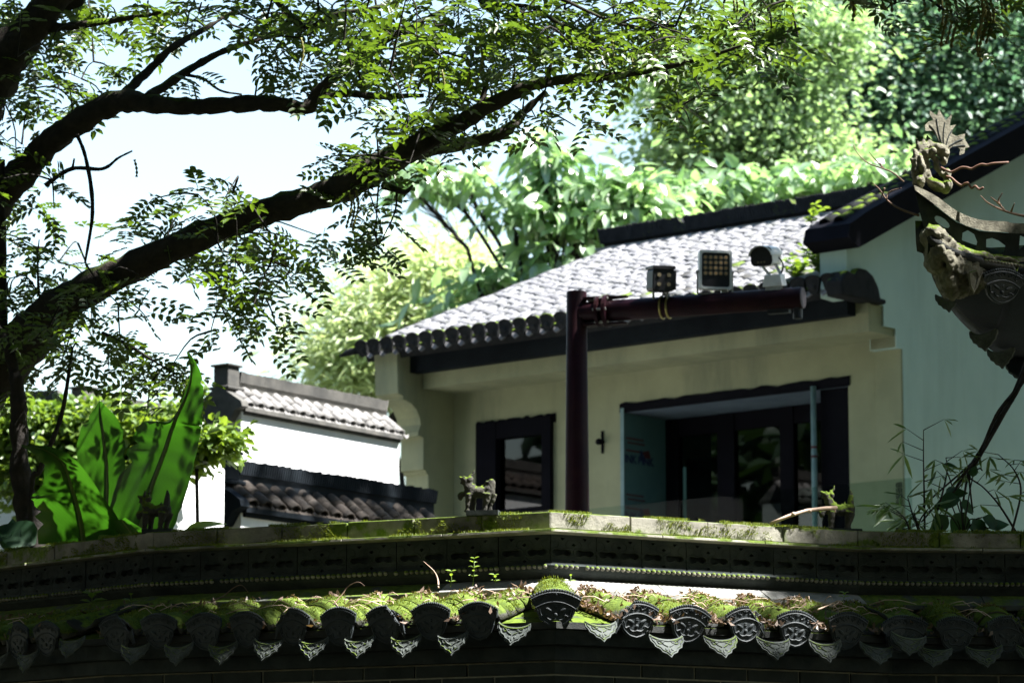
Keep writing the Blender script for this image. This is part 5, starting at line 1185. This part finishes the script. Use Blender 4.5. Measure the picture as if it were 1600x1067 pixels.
add_foliage(np.array([P(x, y, 16) for x, y in ((200, 545), (215, 555), (225, 565), (235, 575), (250, 580), (262, 585), (242, 590), (238, 600), (272, 590), (190, 535))]), t, hq, 4, .95)
# ------------------------------------------------------------------ vines on the far walls, trees behind
LFS = leaflet(.16, .09); LFM = leaflet(.125, .062); LFB = broadleaf(.25, .10, 3); LFN = leaflet(.20, .03)
def fmt(pxs, Y, rd=60): return [pb(x, y, Y, r, ry, rd) for x, y, r, ry in pxs]
tree('wall_vine', 'bright green vines smothering the far wall at the left', P(180, 830, 29)[:2], fmt([(30, 680, 60, 50), (110, 668, 60, 30), (180, 668, 60, 28), (250, 685, 60, 34), (310, 670, 46, 46), (345, 655, 26, 20), (60, 740, 60, 50), (150, 730, 60, 50), (240, 730, 60, 50), (320, 690, 36, 36), (350, 690, 25, 12), (300, 700, 40, 20)], 28.6, 40), leaflet(.085, .045), 21000, LF_VINE, 'vine', trunk_r=.05, clump=.12, cl_n=40)
tree('trailing_vine', 'small vine trailing over the blank white pier', P(340, 900, 20.9)[:2], fmt([(285, 700, 30, 12), (320, 702, 28, 14), (348, 690, 18, 22), (275, 715, 16, 18)], 20.85, 30), leaflet(.07, .035), 1500, LF_VINE, 'vine', trunk_r=.02, clump=.06, cl_n=25, limbs=False)
tree('bamboo_clump', 'hazy yellow-green feathery bamboo left of the cream house', P(640, 760, 46)[:2], fmt([(560, 570, 50, 50), (600, 540, 60, 70), (620, 470, 50, 50), (680, 440, 60, 50), (700, 410, 40, 30), (650, 520, 70, 60), (700, 500, 50, 40), (560, 510, 30, 30), (600, 600, 60, 30)], 46), LFN, 16000, LF_BAM, 'bamboo', trunk_r=.1, clump=.35, shell=.5)
tree('large_leaf_tree', 'pale large-leaved tree rising behind the left end of the tiled roof', P(900, 760, 39)[:2], fmt([(990, 298, 38, 34), (930, 305, 45, 28), (880, 292, 40, 20), (850, 240, 26, 34), (835, 328, 45, 16), (790, 335, 22, 10), (905, 350, 50, 26), (860, 400, 45, 18), (840, 432, 50, 18), (770, 445, 38, 18), (720, 472, 38, 16), (740, 500, 45, 16), (680, 275, 45, 18), (730, 290, 28, 16), (650, 300, 24, 12), (1010, 330, 40, 25), (960, 345, 40, 22)], 39, 40), LFB, 2300, LF_BIG, trunk_r=.045, clump=.15, cl_n=14, droop=-.55)
tree('large_leaf_shrub', 'pale large-leaved treetops bright along the roof ridge', P(1250, 700, 42)[:2], fmt([(1050, 325, 60, 25), (1110, 310, 50, 25), (1160, 300, 60, 25), (1220, 300, 50, 22), (1280, 290, 40, 20), (1330, 285, 50, 22), (1390, 280, 40, 22), (1425, 265, 20, 22)], 41, 70), LFB, 1700, LF_BIG, trunk_r=.18, clump=.2, cl_n=16, droop=-.4)
tree('light_green_tree', 'airy mid-green tree above the roof ridge with sky showing through', P(1120, 760, 52)[:2], fmt([(1065, 130, 32, 45), (1105, 185, 52, 55), (1150, 120, 60, 60), (1200, 60, 60, 60), (1120, 240, 80, 50), (1200, 200, 70, 60), (1080, 255, 40, 28), (1260, 260, 60, 50), (1180, 260, 60, 40), (1280, 60, 60, 50), (1240, 130, 40, 40)], 52), LFM, 25000, LF_MID, trunk_r=.25, clump=.4)
tree('dark_tree', 'dense dark teal-green tree behind the dragon finial', P(1420, 760, 56)[:2], fmt([(1350, 100, 70, 80), (1420, 60, 90, 70), (1330, 200, 60, 60), (1400, 200, 80, 70), (1480, 160, 70, 80), (1550, 100, 80, 80), (1560, 190, 70, 50), (1300, 270, 60, 40), (1440, 250, 70, 40), (1600, 40, 70, 80), (1500, 20, 70, 60), (1620, 150, 60, 70)], 55), LFM, 44000, LF_DARK, trunk_r=.35, clump=.42, shell=.6)
tree('dark_tree', 'tall mid-green tree at the top between the light tree and the dark one', P(1330, 760, 62)[:2], fmt([(1330, 10, 60, 60), (1260, 10, 50, 50), (1290, 120, 40, 60), (1400, -20, 80, 60), (1520, -60, 90, 60)], 62), LFM, 20000, LF_MID, trunk_r=.3, clump=.42)
# unseen trees: crowns added overhead and around to cut sky light, sun gaps carved
def sun_hits(p, z, x0, x1, y0, y1):
    h = (p[:, 2] - z) / SUN.z; X = p[:, 0] - h * SUN.x; Y = p[:, 1] - h * SUN.y
    return (h > 0) & (X > x0) & (X < x1) & (Y > y0) & (Y < y1)
def unseen_tree(label, x, y, blobs, count, r=.3):
    t = thing('unseen_tree', (x, y, 0), label, 'tree', 'unseen trees around the courtyard'); B = np.array(blobs, float)
    mb = MB(); top = (B[:, 0].mean() * .4 + x * .6, B[:, 1].mean() * .4 + y * .6, B[:, 2].min()); tp = limb_path((x, y, -.1), top, 0, 8, .03); mb.tube(tp, np.linspace(r, r * .6, 8), 10, noise=.1); mb.build('trunk', BARK_D, t, True)
    n = count; vol = B[:, 3] * B[:, 4]; vol /= vol.sum(); nc = n // 14; bi = rng.choice(len(B), nc, p=vol); cc = B[bi, :3] + randdir(nc) * B[bi, 3:6] * (rng.random(nc) ** .45)[:, None]
    ci = rng.integers(0, nc, n); p = cc[ci] + rng.normal(size=(n, 3)) * np.array([.45, .45, .25])
    vis = (p[:, 1] > 0) & (np.abs(p[:, 0]) < .1455 * p[:, 1] + .9) & (p[:, 2] < 1.6 + .266 * p[:, 1] + .7)
    u = rng.random(n)
    gap = sun_hits(p, 3.2, -1.0, 1.62, 12.6, 15.7) | (sun_hits(p, 5.6, -1.1, 1.7, 15, 17.4) & (u < .8)) | (sun_hits(p, 4.3, 1.55, 2.45, 14.6, 15.6) & (u < .9)) | sun_hits(p, 7.5, -1.2, 2.95, 29.0, 35) | sun_hits(p, 6.95, 1.8, 2.85, 28.4, 31) | sun_hits(p, 5.4, -3.6, .3, 27.0, 35) | sun_hits(p, 3.6, -2.4, -1.0, 15.05, 16.1)
    p = p[~vis & ~gap]; n = len(p)
    lf = leaflet(.46, .26); v, f = scatter(lf[0], lf[1], frames(rng.normal(size=(n, 3)), rng.normal(size=(n, 3)) * .5 + np.array([0, 0, .8]), .7 + .6 * rng.random(n)), p)
    tag(link('crown', fast_mesh('crown', v, f, LF_UNSEEN), t), kind='stuff')
unseen_tree('grove tree beyond the far walls at the left, out of view', -15, 28, [(-14, 28, 6, 4, 5, 4.5), (-15, 30, 11, 4, 5, 4), (-10, 33, 8, 2.5, 3, 5)], 4200)
unseen_tree('unseen tree left of the courtyard, added to cut sky light', -9, 9, [(-8, 10, 6, 3.5, 4, 3.5), (-6, 12, 10.5, 4, 4, 2), (-3, 10, 11.5, 4, 4, 1.6), (-9, 5, 9, 4, 4, 4)], 12000)
unseen_tree('unseen tree left of the house, added to cut sky light', -10, 21, [(-8.5, 20, 6, 3.5, 4, 4), (-6.5, 18, 11, 4, 4, 2.2), (-11, 25, 8, 4, 4, 5), (-2.5, 18, 12, 3.5, 4, 1.5), (-13, 16, 6, 3, 4, 4)], 13000)
unseen_tree('unseen tree right of the wall, added to cut sky light', 9.5, 9, [(8.5, 9, 8, 3.5, 4, 4), (5.5, 7, 11, 4, 4, 1.6), (6, 15, 12, 4, 4, 1.6), (10, 15, 7, 3, 4, 4)], 13000)
unseen_tree('unseen tree behind the viewer on the left, added to cut sky light', -4, -5, [(-4, -5, 8, 4.5, 3.5, 4), (-1, 0, 11.5, 5, 4.5, 1.6), (-8, -2, 7, 4, 4, 4.5), (-2, 5, 12, 4, 4, 1.6), (-6, -9, 2.5, 6.5, 1.3, 3), (-13, 0, 2.5, 1.3, 9, 3), (-3.5, 6, 7.6, 4, 4.5, 1.5), (-1, 1.5, 6.5, 4, 2.5, 1.5)], 22000)
unseen_tree('unseen tree behind the viewer on the right, added to cut sky light', 6, -5, [(6, -5, 8, 4.5, 3.5, 4), (5, 1, 11.5, 4.5, 4, 1.6), (1, -7, 6, 4, 3, 4), (11, 1, 7, 4, 4, 5), (6, -9, 2.5, 6.5, 1.3, 3), (13, 2, 2.5, 1.3, 9, 3), (3.5, 6, 7.6, 4, 4.5, 1.5), (3, 1, 6.5, 4, 2.5, 1.5)], 22000)
unseen_tree('grove tree shading the gable end, out of view', 10, 27, [(7.5, 29.0, 12, 2.4, 2.8, 2.4), (7.8, 28.4, 10, 2.6, 2.8, 2.4), (9.5, 27, 7, 3, 3.5, 4.5), (7.2, 31.0, 13, 2.4, 2.6, 2.2), (7.6, 25, 11, 2.6, 3, 2.5)], 11000)
# ------------------------------------------------------------------ sprouts on the coping
SPL = leaflet(.022, .010)
def sprout(label, px, py0, py1, Y, pairs, mt=LF_SPROUT, ls=1.0, name='sprout'):
    a = P(px, py0, Y); b = P(px + random.uniform(-2, 2), py1, Y); t = thing(name, a, label, 'plant', 'sprouts on the coping tiles'); m = MB(); m.tube([a, a * .5 + b * .5 + np.array([.002, 0, 0]), b], [.0016, .0014, .001], 5); m.build('stem', mt, t, True)
    for k in range(pairs):
        s = .35 + .65 * k / max(1, pairs - 1); c = a * (1 - s) + b * s
        for sg in (0, math.pi):
            th = k * 1.3 + sg + .3; d = np.array([[math.cos(th), math.sin(th) * .6, .25]]); v, f = scatter(SPL[0], SPL[1], frames(d, np.array([[0, -.4, 1.]]), ls * random.uniform(.8, 1.3)), np.array([c])); link('leaf', fast_mesh('leaf', v - c, f, mt), t, Matrix.Translation(Vector(c)))
sprout('tallest sprout with paired leaves on the coping tiles', 739, 915, 872, 13.75, 5)
sprout('sprout with two leaf pairs left of the tallest sprout', 704, 917, 892, 13.75, 3)
sprout('tiny sprout right of the tallest sprout', 775, 912, 898, 13.75, 3)
sprout('small sprout on the sunny litter below the pearl moulding', 890, 912, 900, 13.8, 2)
sprout('pale sprout on the right end of the sunny tiles', 1318, 936, 926, 14.2, 3)
sprout('green rosette weed on the shaded tiles at the left', 142, 948, 928, 14.8, 3, LF_VINE, 2.6)
sprout('small weed on the shaded tiles left of the litter', 205, 944, 930, 14.6, 2, LF_VINE, 1.5)
twigs('upright dry twig curving over the tiles left of the sprouts', [((685, 918), (684, 905), (678, 892), (662, 877))], 13.75, .004, TWIG_P)
twigs('arched bare twig over the mossy tiles at centre left', [((520, 945), (535, 928), (545, 915), (560, 909), (570, 915))], 13.9, .003, TWIG)
twigs('tangle of dry twigs on the shaded tiles at the left', [((330, 940), (350, 930), (365, 918), (378, 914), (390, 928)), ((335, 935), (360, 932), (392, 934)), ((285, 958), (310, 945), (340, 935))], 14.2, .003, TWIG)
twigs('pale twig lying over the eave at the right end of the sunlit tiles', [((1278, 952), (1295, 945), (1310, 938), (1318, 942)), ((1295, 945), (1306, 948))], 14.05, .004, TWIG_P)
